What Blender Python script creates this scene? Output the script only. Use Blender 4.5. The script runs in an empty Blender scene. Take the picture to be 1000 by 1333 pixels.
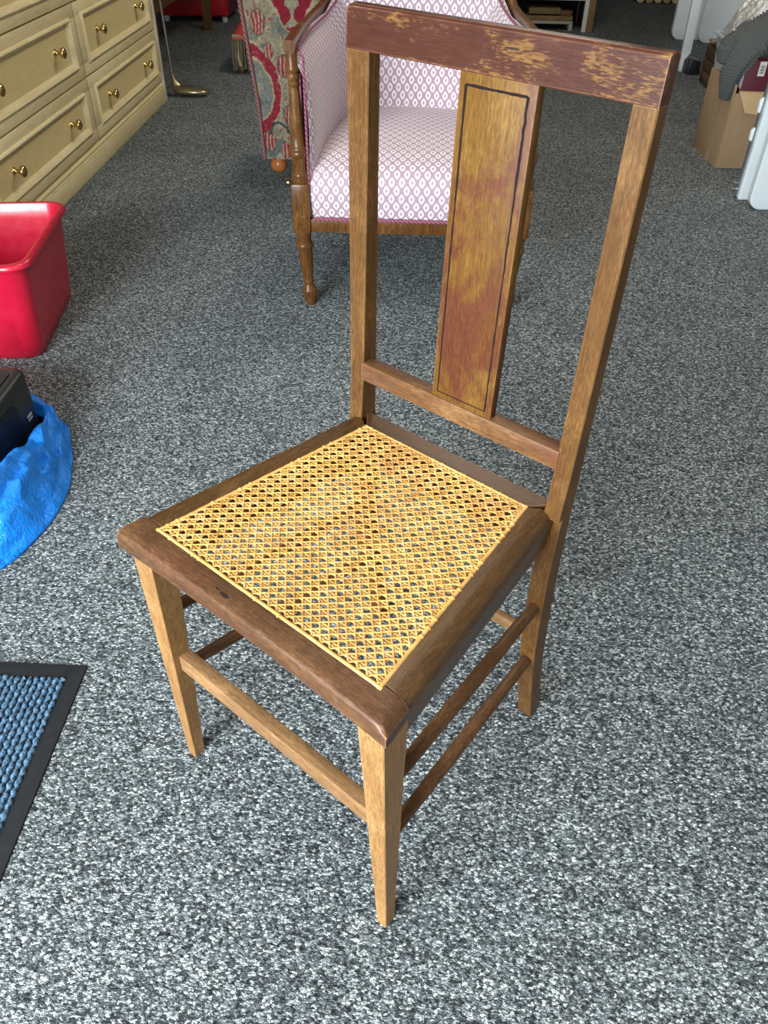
import bpy, bmesh, math, random
from mathutils import Vector, Matrix, noise
random.seed(7)
R = math.radians
scene = bpy.context.scene
COL = scene.collection

# ------------------------------------------------------------------ camera
cam_data = bpy.data.cameras.new('camera')
cam_data.sensor_fit = 'HORIZONTAL'
cam_data.sensor_width = 36.0
cam_data.lens = 36.0 * 1.0218
cam_data.clip_start = 0.02
cam = bpy.data.objects.new('camera', cam_data)
COL.objects.link(cam)
yaw, pitch, roll = 0.02706, 0.71112, 0.01883
fw = Vector((-math.sin(yaw)*math.cos(pitch), math.cos(yaw)*math.cos(pitch), -math.sin(pitch)))
rt = fw.cross(Vector((0, 0, 1))).normalized()
up = rt.cross(fw)
r2 = rt*math.cos(roll) + up*math.sin(roll)
u2 = -rt*math.sin(roll) + up*math.cos(roll)
m = Matrix(((r2.x, u2.x, -fw.x, 0), (r2.y, u2.y, -fw.y, 0), (r2.z, u2.z, -fw.z, 0), (0, 0, 0, 1)))
m.translation = Vector((0, 0, 1.0348))
cam.matrix_world = m
scene.camera = cam

# ------------------------------------------------------------------ world, light, exposure
world = bpy.data.worlds.new('world')
scene.world = world
world.use_nodes = True
bg = world.node_tree.nodes['Background']
bg.inputs['Color'].default_value = (0.80, 0.90, 1.0, 1)
bg.inputs['Strength'].default_value = 0.30

def area(name, loc, target, sx, sy, power, color):
    l = bpy.data.lights.new(name, 'AREA')
    l.shape = 'RECTANGLE'; l.size = sx; l.size_y = sy; l.energy = power; l.color = color
    o = bpy.data.objects.new(name, l); COL.objects.link(o)
    o.location = loc
    o.rotation_euler = (Vector(target)-Vector(loc)).to_track_quat('-Z', 'Y').to_euler()
    return o
# daylight through the shop front behind the camera, and the ceiling panels of the room
area('shop_front_daylight', (-1.36, -1.25, 1.20), (0.0, 0.8, 0.1), 1.5, 1.5, 238, (0.87, 0.955, 1.0))
area('ceiling_panel_light', (0.42, 1.85, 2.62), (0.42, 1.85, 0), 1.2, 0.6, 11, (1.0, 0.90, 0.74))
area('ceiling_panel_light', (0.5, 4.0, 2.62), (0.3, 4.0, 0), 1.2, 0.6, 28, (1.0, 0.90, 0.74))
area('ceiling_panel_light', (0.7, 0.2, 2.62), (0.7, 0.2, 0), 1.2, 0.6, 8, (1.0, 0.93, 0.82))

vs = scene.view_settings
vs.view_transform = 'Standard'
vs.look = 'None'
vs.gamma = 1.0
vs.use_curve_mapping = False
vs.exposure = 0.3

# ------------------------------------------------------------------ material helpers
class NT:
    def __init__(s, name):
        s.m = bpy.data.materials.new(name); s.m.use_nodes = True
        s.t = s.m.node_tree; s.b = s.t.nodes['Principled BSDF']
    def n(s, typ, **kw):
        nd = s.t.nodes.new(typ)
        for k, v in kw.items():
            if k[0] == '_': setattr(nd, k[1:], v)
            else: nd.inputs[k.replace('__', ' ')].default_value = v
        return nd
    def l(s, a, b): s.t.links.new(a, b)
    def coord(s, scale=(1, 1, 1), kind='Object', rot=(0, 0, 0)):
        tc = s.n('ShaderNodeTexCoord'); mp = s.n('ShaderNodeMapping')
        mp.inputs['Scale'].default_value = scale; mp.inputs['Rotation'].default_value = rot
        s.l(tc.outputs[kind], mp.inputs['Vector']); return mp.outputs[0]
    def noise(s, vec, scale=1, detail=4, rough=.55, dist=0):
        nd = s.n('ShaderNodeTexNoise'); nd.inputs['Scale'].default_value = scale
        nd.inputs['Detail'].default_value = detail; nd.inputs['Roughness'].default_value = rough
        nd.inputs['Distortion'].default_value = dist
        s.l(vec, nd.inputs['Vector']); return nd.outputs['Fac']
    def ramp(s, fac, stops, interp='LINEAR'):
        nd = s.n('ShaderNodeValToRGB'); cr = nd.color_ramp; cr.interpolation = interp
        while len(cr.elements) < len(stops): cr.elements.new(1.0)
        for e, (p, c) in zip(cr.elements, stops):
            e.position = p
            e.color = (c, c, c, 1) if isinstance(c, (int, float)) else tuple(c)+(1,)
        s.l(fac, nd.inputs[0]); return nd.outputs[0]
    def mix(s, fac, a, b, mode='MIX'):
        nd = s.n('ShaderNodeMix', _data_type='RGBA', _blend_type=mode)
        for sock, v in ((nd.inputs[0], fac), (nd.inputs[6], a), (nd.inputs[7], b)):
            if isinstance(v, (int, float)): sock.default_value = v
            elif isinstance(v, tuple): sock.default_value = v+(1,)
            else: s.l(v, sock)
        return nd.outputs[2]
    def math(s, op, a, b=None, c=None):
        nd = s.n('ShaderNodeMath', _operation=op)
        for i, v in enumerate((a, b, c)):
            if v is None: continue
            if isinstance(v, (int, float)): nd.inputs[i].default_value = v
            else: s.l(v, nd.inputs[i])
        return nd.outputs[0]
    def bump(s, h, strength=.3, dist=.002):
        nd = s.n('ShaderNodeBump', Strength=strength, Distance=dist)
        s.l(h, nd.inputs['Height']); s.l(nd.outputs[0], s.b.inputs['Normal'])
    def base(s, c):
        if isinstance(c, tuple): s.b.inputs['Base Color'].default_value = c+(1,)
        else: s.l(c, s.b.inputs['Base Color'])
    def rough(s, r):
        if isinstance(r, (int, float)): s.b.inputs['Roughness'].default_value = r
        else: s.l(r, s.b.inputs['Roughness'])

def plain(name, col, rough=.5, var=.12, scale=40, metal=0, bump=0.0, bscale=200, spec=.5):
    t = NT(name); v = t.coord()
    f = t.noise(v, scale, 4)
    t.base(t.mix(f, tuple(c*(1-var) for c in col), tuple(min(1, c*(1+var)) for c in col)))
    t.rough(rough); t.b.inputs['Metallic'].default_value = metal
    t.b.inputs['Specular IOR Level'].default_value = spec
    if bump: t.bump(t.noise(v, bscale, 3), bump)
    return t.m

def wood(name, dark, mid, worn, axis='z', worn_lo=.52, worn_hi=.68, red=None, red_lo=.5, red_hi=.66, edge=.5, rough=.36, diag=0.0, edgecol=None, patch=14, seed=0.0, streakmin=.72, spots=(), redspots=(), fleck=.5, spec=.20, knots=(), knot_axis=2):
    t = NT(name)
    rot = (0, diag, 0)
    def axs(al, ac): return {'x': (al, ac, ac), 'y': (ac, al, ac), 'z': (ac, ac, al)}[axis]
    tc = t.n('ShaderNodeTexCoord')
    def mp(scale, loc=(0, 0, 0), r=rot):
        n_ = t.n('ShaderNodeMapping'); n_.inputs['Scale'].default_value = scale
        n_.inputs['Location'].default_value = loc; n_.inputs['Rotation'].default_value = r
        t.l(tc.outputs['Object'], n_.inputs['Vector']); return n_.outputs[0]
    g = t.noise(mp(axs(10, 170)), 1, 6, .66, .8)                # figure
    st = t.noise(mp(axs(40, 620)), 1, 3, .6, .2)              # pores and fine streaks
    fl = t.noise(mp(axs(130, 700)), 1, 2, .5, .4)             # short flecks
    sc3 = axs(patch*.55, patch)
    pa = t.noise(mp(sc3, (seed, seed*1.7, seed*.6)), 1, 10, .70, .4)
    sp_ = t.n('ShaderNodeSeparateXYZ'); t.l(tc.outputs['Object'], sp_.inputs[0])
    def field(lst):
        tot = None
        for (x0, sx_, z0, sz_, amp) in lst:
            ex = t.math('POWER', t.math('DIVIDE', t.math('SUBTRACT', sp_.outputs[0], x0), sx_), 2.0)
            ez = t.math('POWER', t.math('DIVIDE', t.math('SUBTRACT', sp_.outputs[2], z0), sz_), 2.0)
            e = t.math('MULTIPLY', t.math('EXPONENT', t.math('MULTIPLY', t.math('ADD', ex, ez), -1.0)), amp)
            tot = e if tot is None else t.math('ADD', tot, e)
        return tot
    c = t.mix(t.ramp(g, [(.34, 0.0), (.66, 1.0)]), dark, mid)
    pm = t.math('ADD', pa, t.math('MULTIPLY', t.math('SUBTRACT', fl, .5), .30))
    if spots: pm = t.math('ADD', pm, field(spots))
    c = t.mix(t.ramp(pm, [(worn_lo, 0.0), (worn_hi, 1.0)]), c, worn)
    if red:
        pb = t.noise(mp(tuple(v*.8 for v in sc3), (3.1+seed, 1.7, 5.3), (0, diag*3.2, 0)), 1, 9, .70, .5)
        pb = t.math('ADD', pb, t.math('MULTIPLY', t.math('SUBTRACT', fl, .5), .40))
        if redspots: pb = t.math('ADD', pb, field(redspots))
        c = t.mix(t.ramp(pb, [(red_lo, 0.0), (red_hi, .85)]), c, red)
    c = t.mix(1.0, c, t.ramp(st, [(.3, streakmin), (.62, 1.06)]), 'MULTIPLY')
    c = t.mix(fleck, c, t.ramp(fl, [(.30, .70), (.5, 1.0), (.72, 1.22)]), 'MULTIPLY')
    if knots:
        tot = None
        for (x0, sx_, y0, sy_, amp) in knots:
            ex = t.math('POWER', t.math('DIVIDE', t.math('SUBTRACT', sp_.outputs[0], x0), sx_), 2.0)
            ez = t.math('POWER', t.math('DIVIDE', t.math('SUBTRACT', sp_.outputs[knot_axis], y0), sy_), 2.0)
            e = t.math('MULTIPLY', t.math('EXPONENT', t.math('MULTIPLY', t.math('ADD', ex, ez), -1.0)), amp)
            tot = e if tot is None else t.math('ADD', tot, e)
        kn = t.math('MULTIPLY', t.ramp(t.math('ADD', tot, t.math('MULTIPLY', t.math('SUBTRACT', fl, .5), .6)), [(.35, 0.0), (.6, 1.0)]), .9)
        c = t.mix(kn, c, (.012, .007, .006))
    if edge:
        bv = t.n('ShaderNodeBevel', _samples=3, Radius=.0022)
        ge = t.n('ShaderNodeNewGeometry')
        vm = t.n('ShaderNodeVectorMath', _operation='DOT_PRODUCT')
        t.l(bv.outputs[0], vm.inputs[0]); t.l(ge.outputs['True Normal'], vm.inputs[1])
        e = t.math('SUBTRACT', 1.0, vm.outputs['Value'])
        e = t.ramp(e, [(.02, 0.0), (.16, 1.0)])
        e = t.math('MULTIPLY', e, t.ramp(pa, [(.36, .25), (.58, 1.0)]))
        c = t.mix(t.math('MULTIPLY', e, edge), c, edgecol or tuple(min(1, v*1.35+.02) for v in worn))
    t.base(c)
    t.rough(t.ramp(t.math('ADD', t.math('MULTIPLY', pa, .7), t.math('MULTIPLY', fl, .3)), [(.3, rough-.08), (.7, rough+.16)]))
    t.b.inputs['Specular IOR Level'].default_value = spec
    t.bump(t.math('ADD', t.math('ADD', st, fl), t.math('MULTIPLY', pa, .5)), .16, .0010)
    return t.m

# ------------------------------------------------------------------ mesh helpers
def link(name, verts, faces, mat=None, parent=None, smooth=40, uv=None):
    me = bpy.data.meshes.new(name)
    me.from_pydata([tuple(v) for v in verts], [], [tuple(f) for f in faces])
    me.update()
    bm = bmesh.new(); bm.from_mesh(me)
    if uv is None: bmesh.ops.recalc_face_normals(bm, faces=bm.faces)
    bm.to_mesh(me); bm.free()
    if uv is not None:
        ul = me.uv_layers.new(name='UVMap')
        for poly in me.polygons:
            for li, vi in zip(poly.loop_indices, poly.vertices):
                ul.data[li].uv = uv[vi]
    o = bpy.data.objects.new(name, me); COL.objects.link(o)
    if mat: me.materials.append(mat)
    if smooth:
        for p in me.polygons: p.use_smooth = True
        try: me.set_sharp_from_angle(angle=R(smooth))
        except Exception: pass
    if parent: o.parent = parent
    return o

class MB:
    def __init__(s): s.v = []; s.f = []
    def add(s, v, f):
        k = len(s.v); s.v += [Vector(p) for p in v]; s.f += [tuple(i+k for i in q) for q in f]; return s
    def hexa(s, c, bev=0.0):           # 8 corners: bottom loop 0-3, top loop 4-7
        f = [(3, 2, 1, 0), (4, 5, 6, 7), (0, 1, 5, 4), (1, 2, 6, 5), (2, 3, 7, 6), (3, 0, 4, 7)]
        if bev <= 0: return s.add(c, f)
        bm = bmesh.new(); vs_ = [bm.verts.new(p) for p in c]
        for q in f: bm.faces.new([vs_[i] for i in q])
        bmesh.ops.recalc_face_normals(bm, faces=bm.faces)
        bmesh.ops.bevel(bm, geom=list(bm.edges), offset=bev, segments=2, profile=.5, affect='EDGES', clamp_overlap=True)
        bm.verts.index_update()
        s.add([v.co.copy() for v in bm.verts], [[v.index for v in fc.verts] for fc in bm.faces]); bm.free(); return s
    def box(s, x0, x1, y0, y1, z0, z1, bev=0.0):
        return s.hexa([(x0, y0, z0), (x1, y0, z0), (x1, y1, z0), (x0, y1, z0), (x0, y0, z1), (x1, y0, z1), (x1, y1, z1), (x0, y1, z1)], bev)
    def loft(s, rings, cap=True, closed=True):
        k = len(rings[0]); v = [p for r in rings for p in r]; f = []
        for i in range(len(rings)-1):
            for j in range(k if closed else k-1):
                a = i*k+j; b = i*k+(j+1) % k
                f.append((a, b, b+k, a+k))
        if cap and closed:
            f.append(tuple(range(k))[::-1]); f.append(tuple(range((len(rings)-1)*k, len(rings)*k)))
        return s.add(v, f)
    def lathe(s, prof, cx=0, cy=0, n=20, cap=True):   # prof: list of (z, r) or (z, r, cx, cy)
        rings = []
        for p in prof:
            ox, oy = (p[2], p[3]) if len(p) > 2 else (cx, cy)
            rings.append([(ox+p[1]*math.cos(2*math.pi*k/n), oy+p[1]*math.sin(2*math.pi*k/n), p[0]) for k in range(n)])
        return s.loft(rings, cap)
    def tube(s, pts, rad, n=8, cap=True, flat=(1, 1), upv=(0, 0, 1)):
        pts = [Vector(p) for p in pts]; rings = []
        for i, p in enumerate(pts):
            d = (pts[min(i+1, len(pts)-1)]-pts[max(i-1, 0)]).normalized()
            a = d.cross(Vector(upv))
            if a.length < 1e-4: a = d.cross(Vector((1, 0, 0)))
            a.normalize(); b = a.cross(d).normalized()
            r = rad[i] if isinstance(rad, (list, tuple)) else rad
            rings.append([p+a*(r*flat[0]*math.cos(2*math.pi*k/n))+b*(r*flat[1]*math.sin(2*math.pi*k/n)) for k in range(n)])
        return s.loft(rings, cap)
    def sphere(s, c, r, nu=12, nv=8, sc=(1, 1, 1)):
        rings = []
        for i in range(nv+1):
            t = math.pi*(i+.02)/(nv+.04); 
            rings.append([(c[0]+sc[0]*r*math.sin(t)*math.cos(2*math.pi*k/nu), c[1]+sc[1]*r*math.sin(t)*math.sin(2*math.pi*k/nu), c[2]-sc[2]*r*math.cos(t)) for k in range(nu)])
        return s.loft(rings)
    def build(s, name, mat, parent=None, smooth=40): return link(name, s.v, s.f, mat, parent, smooth)

def thing(name, label, cat, loc=(0, 0, 0), rz=0, group=None):
    o = bpy.data.objects.new(name, None); COL.objects.link(o)
    o.empty_display_size = .05
    o.location = loc; o.rotation_euler = (0, 0, rz); o['label'] = label; o['category'] = cat
    if group: o['group'] = group
    return o
def tag(o, label, cat, group=None):
    o['label'] = label; o['category'] = cat
    if group: o['group'] = group
    return o
def struct(o): o['kind'] = 'structure'; return o
def lerp(a, b, t): return a+(b-a)*t
def table(pts, z):                       # piecewise-smooth lookup
    if z <= pts[0][0]: return pts[0][1]
    for (a, va), (b, vb) in zip(pts, pts[1:]):
        if z <= b:
            t = (z-a)/(b-a); return lerp(va, vb, t)
    return pts[-1][1]
def rrect(x0, x1, y0, y1, z, r, n=5):    # rounded rectangle ring
    out = []
    for cx, cy, a0 in ((x1-r, y1-r, 0), (x0+r, y1-r, 90), (x0+r, y0+r, 180), (x1-r, y0+r, 270)):
        for k in range(n+1):
            a = R(a0+90*k/n); out.append(Vector((cx+r*math.cos(a), cy+r*math.sin(a), z)))
    return out
def grid(name, fn, nu, nv, mat, parent=None, uvfn=None, smooth=60):
    v = []; uv = []
    for j in range(nv+1):
        for i in range(nu+1):
            v.append(Vector(fn(i/nu, j/nv)))
    f = [(j*(nu+1)+i, j*(nu+1)+i+1, (j+1)*(nu+1)+i+1, (j+1)*(nu+1)+i) for j in range(nv) for i in range(nu)]
    # metric uv
    uu = [0.0]*len(v)
    for j in range(nv+1):
        acc = 0; mid = nu//2
        lens = [0]
        for i in range(1, nu+1):
            acc += (v[j*(nu+1)+i]-v[j*(nu+1)+i-1]).length; lens.append(acc)
        for i in range(nu+1): uu[j*(nu+1)+i] = lens[i]-lens[mid]
    vv = [0.0]; mid = nu//2
    for j in range(1, nv+1): vv.append(vv[-1]+(v[j*(nu+1)+mid]-v[(j-1)*(nu+1)+mid]).length)
    uv = [(uu[j*(nu+1)+i], vv[j]) for j in range(nv+1) for i in range(nu+1)]
    return link(name, v, f, mat, parent, smooth, uv=uv)

# ------------------------------------------------------------------ carpet and shell
def carpet():
    t = NT('grey_loop_carpet'); v = t.coord()
    # warp a little so the loops do not sit on a lattice
    vs_ = t.coord((235, 350, 300))
    nz = t.n('ShaderNodeTexNoise', Scale=.9, Detail=2.0)
    t.l(vs_, nz.inputs['Vector'])
    mx = t.n('ShaderNodeMix', _data_type='VECTOR'); mx.inputs[0].default_value = .55
    t.l(vs_, mx.inputs[4])
    ad = t.n('ShaderNodeVectorMath', _operation='MULTIPLY_ADD'); ad.inputs[1].default_value = (2.6, 2.6, 0)
    t.l(nz.outputs['Color'], ad.inputs[0]); t.l(vs_, ad.inputs[2])
    vo = t.n('ShaderNodeTexVoronoi', _feature='F1', Scale=1.0, Randomness=1.0)
    t.l(ad.outputs[0], vo.inputs['Vector'])
    cell = t.n('ShaderNodeSeparateColor'); t.l(vo.outputs['Color'], cell.inputs[0])
    yarn = t.ramp(cell.outputs[0], [(0.0, (.075, .088, .094)), (.28, (.15, .172, .180)), (.60, (.29, .322, .332)), (.82, (.52, .56, .57)), (1.0, (.80, .84, .845))])
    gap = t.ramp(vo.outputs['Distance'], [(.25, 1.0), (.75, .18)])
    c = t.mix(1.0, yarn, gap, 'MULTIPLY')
    fib = t.noise(v, 900, 2)
    c = t.mix(1.0, c, t.ramp(fib, [(.3, .55), (.7, 1.45)]), 'MULTIPLY')
    big = t.noise(v, 2.3, 4, .6)
    c = t.mix(1.0, c, t.ramp(big, [(.35, .88), (.65, 1.10)]), 'MULTIPLY')
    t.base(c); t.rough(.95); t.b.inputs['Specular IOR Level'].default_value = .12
    h = t.math('ADD', t.math('MULTIPLY', vo.outputs['Distance'], -1.0), t.math('MULTIPLY', cell.outputs[1], .5))
    t.bump(t.math('ADD', h, t.math('MULTIPLY', fib, .35)), .9, .004)
    return t.m
X0, X1, Y0, Y1, ZC = -2.4, 3.0, -2.4, 8.8, 2.7
M_carpet = carpet()
M_wall = plain('painted_plaster', (.34, .32, .28), .8, .05, 6, bump=.05)
M_ceil = plain('ceiling_tiles', (.42, .41, .39), .9, .04, 5)
struct(MB().box(X0, X1, Y0, Y1, -.1, 0).build('floor', M_carpet, smooth=0))
struct(MB().box(X0-.1, X0, Y0, Y1, 0, ZC).build('wall_left', M_wall, smooth=0))
struct(MB().box(X1, X1+.1, Y0, Y1, 0, ZC).build('wall_right', M_wall, smooth=0))
struct(MB().box(X0-.1, X1+.1, Y1, Y1+.1, 0, ZC).build('wall_back', M_wall, smooth=0))
struct(MB().box(X0-.1, X1+.1, Y0, Y1+.1, ZC, ZC+.1).build('ceiling', M_ceil, smooth=0))

# ------------------------------------------------------------------ the cane-seated chair
CH = thing('dining_chair', 'worn brown wooden chair with woven yellow cane seat, alone in the foreground', 'chair', (-.032, .676, 0), R(-38.2))
BR_D, BR_M, BR_W = (.060, .026, .011), (.150, .066, .025), (.300, .150, .055)
W_post = wood('worn_walnut_posts', (.072, .030, .008), (.110, .050, .014), (.170, .084, .025), 'z', .50, .74, red=(.19, .066, .036), red_lo=.60, red_hi=.80, edge=.8)
W_leg = wood('worn_walnut_legs', (.195, .094, .032), (.260, .132, .045), (.36, .200, .074), 'z', .46, .74, edge=.8, seed=2.2)
W_railx = wood('dark_walnut_front', (.058, .026, .011), (.090, .040, .016), (.145, .070, .029), 'x', .48, .76, red=(.115, .038, .021), red_lo=.56, red_hi=.76, edge=.75, rough=.32, spec=.32, knots=((-.032, .007, -.192, .0026, 1.0), (-.045, .005, -.1905, .002, .6)), knot_axis=1, seed=1.1, edgecol=(.38, .20, .115))
W_raily = wood('dark_walnut_sides', (.062, .028, .009), (.098, .046, .014), (.150, .076, .024), 'y', .50, .78, edge=.65, rough=.27, spec=.45, seed=4.0, edgecol=(.34, .18, .085))
W_strx = wood('walnut_stretcher_x', (.15, .078, .034), (.24, .128, .054), (.36, .20, .085), 'x', .48, .72, edge=.7, seed=6.0)
W_stry = wood('walnut_stretcher_y', (.072, .033, .014), (.135, .062, .025), (.21, .10, .042), 'y', .52, .78, edge=.0, seed=5.0)
W_crest = wood('red_varnished_crest', (.038, .0105, .0055), (.052, .015, .008), (.135, .062, .015), 'x', .575, .65, red=(.055, .018, .014), red_lo=.52, red_hi=.8, edge=.7, rough=.34, spec=.20, knots=((.026, .010, .897, .0012, .9),), patch=26, seed=8.6, edgecol=(.34, .17, .10), streakmin=.86, fleck=.25,
               spots=((.118, .030, .893, .030, .13), (.028, .045, .895, .016, .07), (-.08, .07, .906, .005, .08), (-.15, .03, .89, .03, -.12), (0, .3, .874, .003, .05)))
W_splat = wood('golden_splat', (.095, .042, .008), (.135, .064, .0125), (.20, .108, .026), 'z', .50, .78, red=(.080, .021, .012), red_lo=.49, red_hi=.57, edge=.6, rough=.42, spec=.14, diag=.20, patch=20, seed=2.9, fleck=.7,
               redspots=((-.010, .018, .615, .055, .18), (.030, .015, .70, .10, .10), (.012, .02, .76, .06, .05), (.048, .007, .74, .12, .10), (.02, .06, .84, .05, -.12), (.03, .03, .57, .035, -.05)))
W_lower = wood('worn_lower_rail', (.095, .042, .017), (.135, .064, .025), (.21, .108, .043), 'x', .48, .70, red=(.12, .034, .019), red_lo=.53, red_hi=.66, edge=.6, seed=3.3)
M_inlay = plain('dark_stringing', (.010, .0045, .005), .7, .5, 150, spec=.12)

H = .445
def chamfer(x0, x1, y0, y1, z, c=.0014):
    return [Vector(p) for p in ((x0+c, y0, z), (x1-c, y0, z), (x1, y0+c, z), (x1, y1-c, z), (x1-c, y1, z), (x0+c, y1, z), (x0, y1-c, z), (x0, y0+c, z))]
# back legs run on upwards as the posts of the back
YF = [(0, .1905), (.07, .1745), (.14, .161), (.2, .1525), (.27, .1475), (.33, .1455), (.40, .1462), (.436, .148), (.4365, .1400), (.50, .1445), (.62, .1475), (.78, .1500), (.8735, .1511)]
YB = [(0, .2150), (.035, .209), (.10, .196), (.17, .1845), (.25, .1765), (.34, .172), (.42, .171), (.50, .1715), (.62, .171), (.8735, .1705)]
for sgn in (-1, 1):
    XO = [(0, .1625), (.445, .1635), (.8735, .1688)]
    XI = [(0, .1395), (.3, .139), (.4362, .1405), (.445, .1425), (.8735, .1455 if sgn > 0 else .1392)]
    zs = [0, .035, .07, .1, .14, .17, .2, .235, .27, .30, .33, .365, .40, .425, .436, .4365, .447, .47, .5, .56, .62, .7, .78, .83, .8732]
    rings = []
    for z in zs:
        xo, xi = table(XO, z), table(XI, z)
        a, b = (xi, xo) if sgn > 0 else (-xo, -xi)
        rings.append(chamfer(a, b, table(YF, z), table(YB, z), z))
    MB().loft(rings).build('back_leg', W_post, CH, 30)
# front legs
def hexleg(top, bot, zt):
    (x0, x1, y0, y1), (a0, a1, b0, b1) = top, bot
    rings = []
    for k in range(7):
        t = k/6; z = lerp(0, zt, t)
        rings.append(chamfer(lerp(a0, x0, t), lerp(a1, x1, t), lerp(b0, y0, t), lerp(b1, y1, t), z))
    return MB().loft(rings)
hexleg((.1605, .1928, -.2055, -.1690), (.1795, .1940, -.1935, -.1755), .4205).build('front_leg', W_leg, CH, 30)
hexleg((-.1785, -.1465, -.2045, -.1700), (-.1890, -.1735, -.1945, -.1765), .4205).build('front_leg', W_leg, CH, 30)

# seat frame: each rail lofted between its ends, profile points (t across outer->inner, z)
def rail(name, mat, oa, ob, ia, ib, prof, n=10, bow=0.0, wear=0.0):
    rings = []
    oa, ob, ia, ib = (Vector((*p, 0)) for p in (oa, ob, ia, ib))
    out = ((oa-ia)+(ob-ib)).normalized()
    for k in range(n+1):
        s = k/n if n < 50 else (k/n*.95 if k < 30 else lerp(.475, 1, ((k-30)/30)**.55) if False else k/n)
        o = oa.lerp(ob, s)-out*(bow*4*s*(1-s)); i = ia.lerp(ib, s)
        w = (i-o).length
        ring = []
        for (d, z) in prof:              # d metres in from the outer edge (negative: from the inner edge)
            t = d/w if d >= 0 else 1+(d+1e-9)/w
            if d == 99: t = 1
            p = o.lerp(i, t); p.z = z; ring.append(p)
        rings.append(ring)
    return MB().loft(rings).build(name, mat, CH, 35)
ZT = H+.0005
front_prof = [(0.0015, .4185), (0.0, .4205), (-.0006+.0006, .432), (.0006, .4390), (.0022, .4418), (.0055, .4436), (.012, ZT), (-.002, ZT), (99, .4435), (99, .4195)]
side_prof = [(.0035, .3905), (.0025, .41), (.0005, .428), (.0018, .4335), (.0045, .4380), (.0085, .4412), (.0135, .4434), (.020, ZT), (-.002, ZT), (99, .4435), (99, .3905)]
left_prof = [(.0015, .3905), (.0, .41), (.0, .436), (.0006, .4405), (.0024, .4430), (.006, .4442), (.012, ZT), (-.002, ZT), (99, .4435), (99, .3905)]
back_prof = [(.001, .3905), (.0, .42), (.0, .440), (.0015, .4435), (.004, ZT), (.01, ZT), (-.002, ZT), (99, .4435), (99, .3905)]
ci = dict(fl=(-.157, -.169), fr=(.157, -.169), bl=(-.1185, .1245), br=(.1185, .1245))
fr_ = rail('front_rail', W_railx, (-.1985, -.2075), (.1975, -.2075), (-.1935, -.169), (.1925, -.169), front_prof, 60, bow=.004)
# worn round towards the right-hand end, carrying on the round of the side rail
RND = [(.0, .4335), (.0018, .4375), (.0045, .4400), (.0085, .4422), (.0135, .4438), (.020, ZT)]
for v in fr_.data.vertices:
    xe = lerp(.1975, .1925, (v.co.y+.2075)/.0385)
    dd = max(0, xe-v.co.x)
    if dd < .02: v.co.z = min(v.co.z, table(RND, dd))
rail('side_rail', W_raily, (.1928, -.1695), (.1535, .1500), (.157, -.1690), (.1185, .1245), side_prof)
rail('side_rail', W_raily, (-.1940, -.1695), (-.1535, .1500), (-.157, -.1690), (-.1185, .1245), left_prof)
rail('back_rail', W_railx, (-.1500, .1625), (.1500, .1625), (-.1185, .1245), (.1185, .1245), back_prof)
# stretchers
MB().box(-.158, .168, -.1905, -.1725, .2155, .2425, .0012).build('front_stretcher', W_strx, CH, 30)
MB().box(-.141, .141, .164, .176, .190, .2075, .0012).build('rear_stretcher', W_strx, CH, 30)
for sx in (-1, 1):
    for (zf, zb, yb) in ((.304, .279, .157), (.192, .164, .165)):
        a = Vector((.180*sx, -.185, zf)); b = Vector((.151*sx, yb, zb))
        pts = [a.lerp(b, k/12) for k in range(13)]
        MB().tube(pts, [lerp(.0072, .0092, math.sin(math.pi*min(1, max(0, k/12)))**.6) for k in range(13)], 12).build('side_stretcher', W_stry, CH)
# crest rail
def crest():
    rings = []
    xs = [-.1689, -.1684, -.1672, -.165, -.1615, -.12, -.06, 0, .06, .12, .1675, .1687]
    for x in xs:
        zt = .9118
        if x < -.1615: q = (-.1615-x)/.0074; zt -= .0062*(1-math.sqrt(max(0, 1-q*q)))
        c = .0012 if x >= -.168 and x < .168 else .0006
        pf = lambda z: .1511+(z-.8725)*.036
        zb = .8726
        if x > .168: zt -= .0008; zb += .0006
        r = [(x, pf(zb)+c, zb), (x, pf(zb), zb+c), (x, pf(.88), .88), (x, pf(.89), .89), (x, pf(.90), min(.90, zt-.004)), (x, pf(zt), zt-.0025), (x, pf(zt)+.0022, zt-.0002),
             (x, pf(zt)+.009, zt+.0006), (x, pf(zt)+.0165, zt-.0006), (x, pf(zt)+.0185, zt-.003), (x, pf(zb)+.0192, zb+c), (x, pf(zb)+.0192-c, zb)]
        rings.append([Vector(p) for p in r])
    return MB().loft(rings)
crest().build('crest_rail', W_crest, CH, 35)
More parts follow.
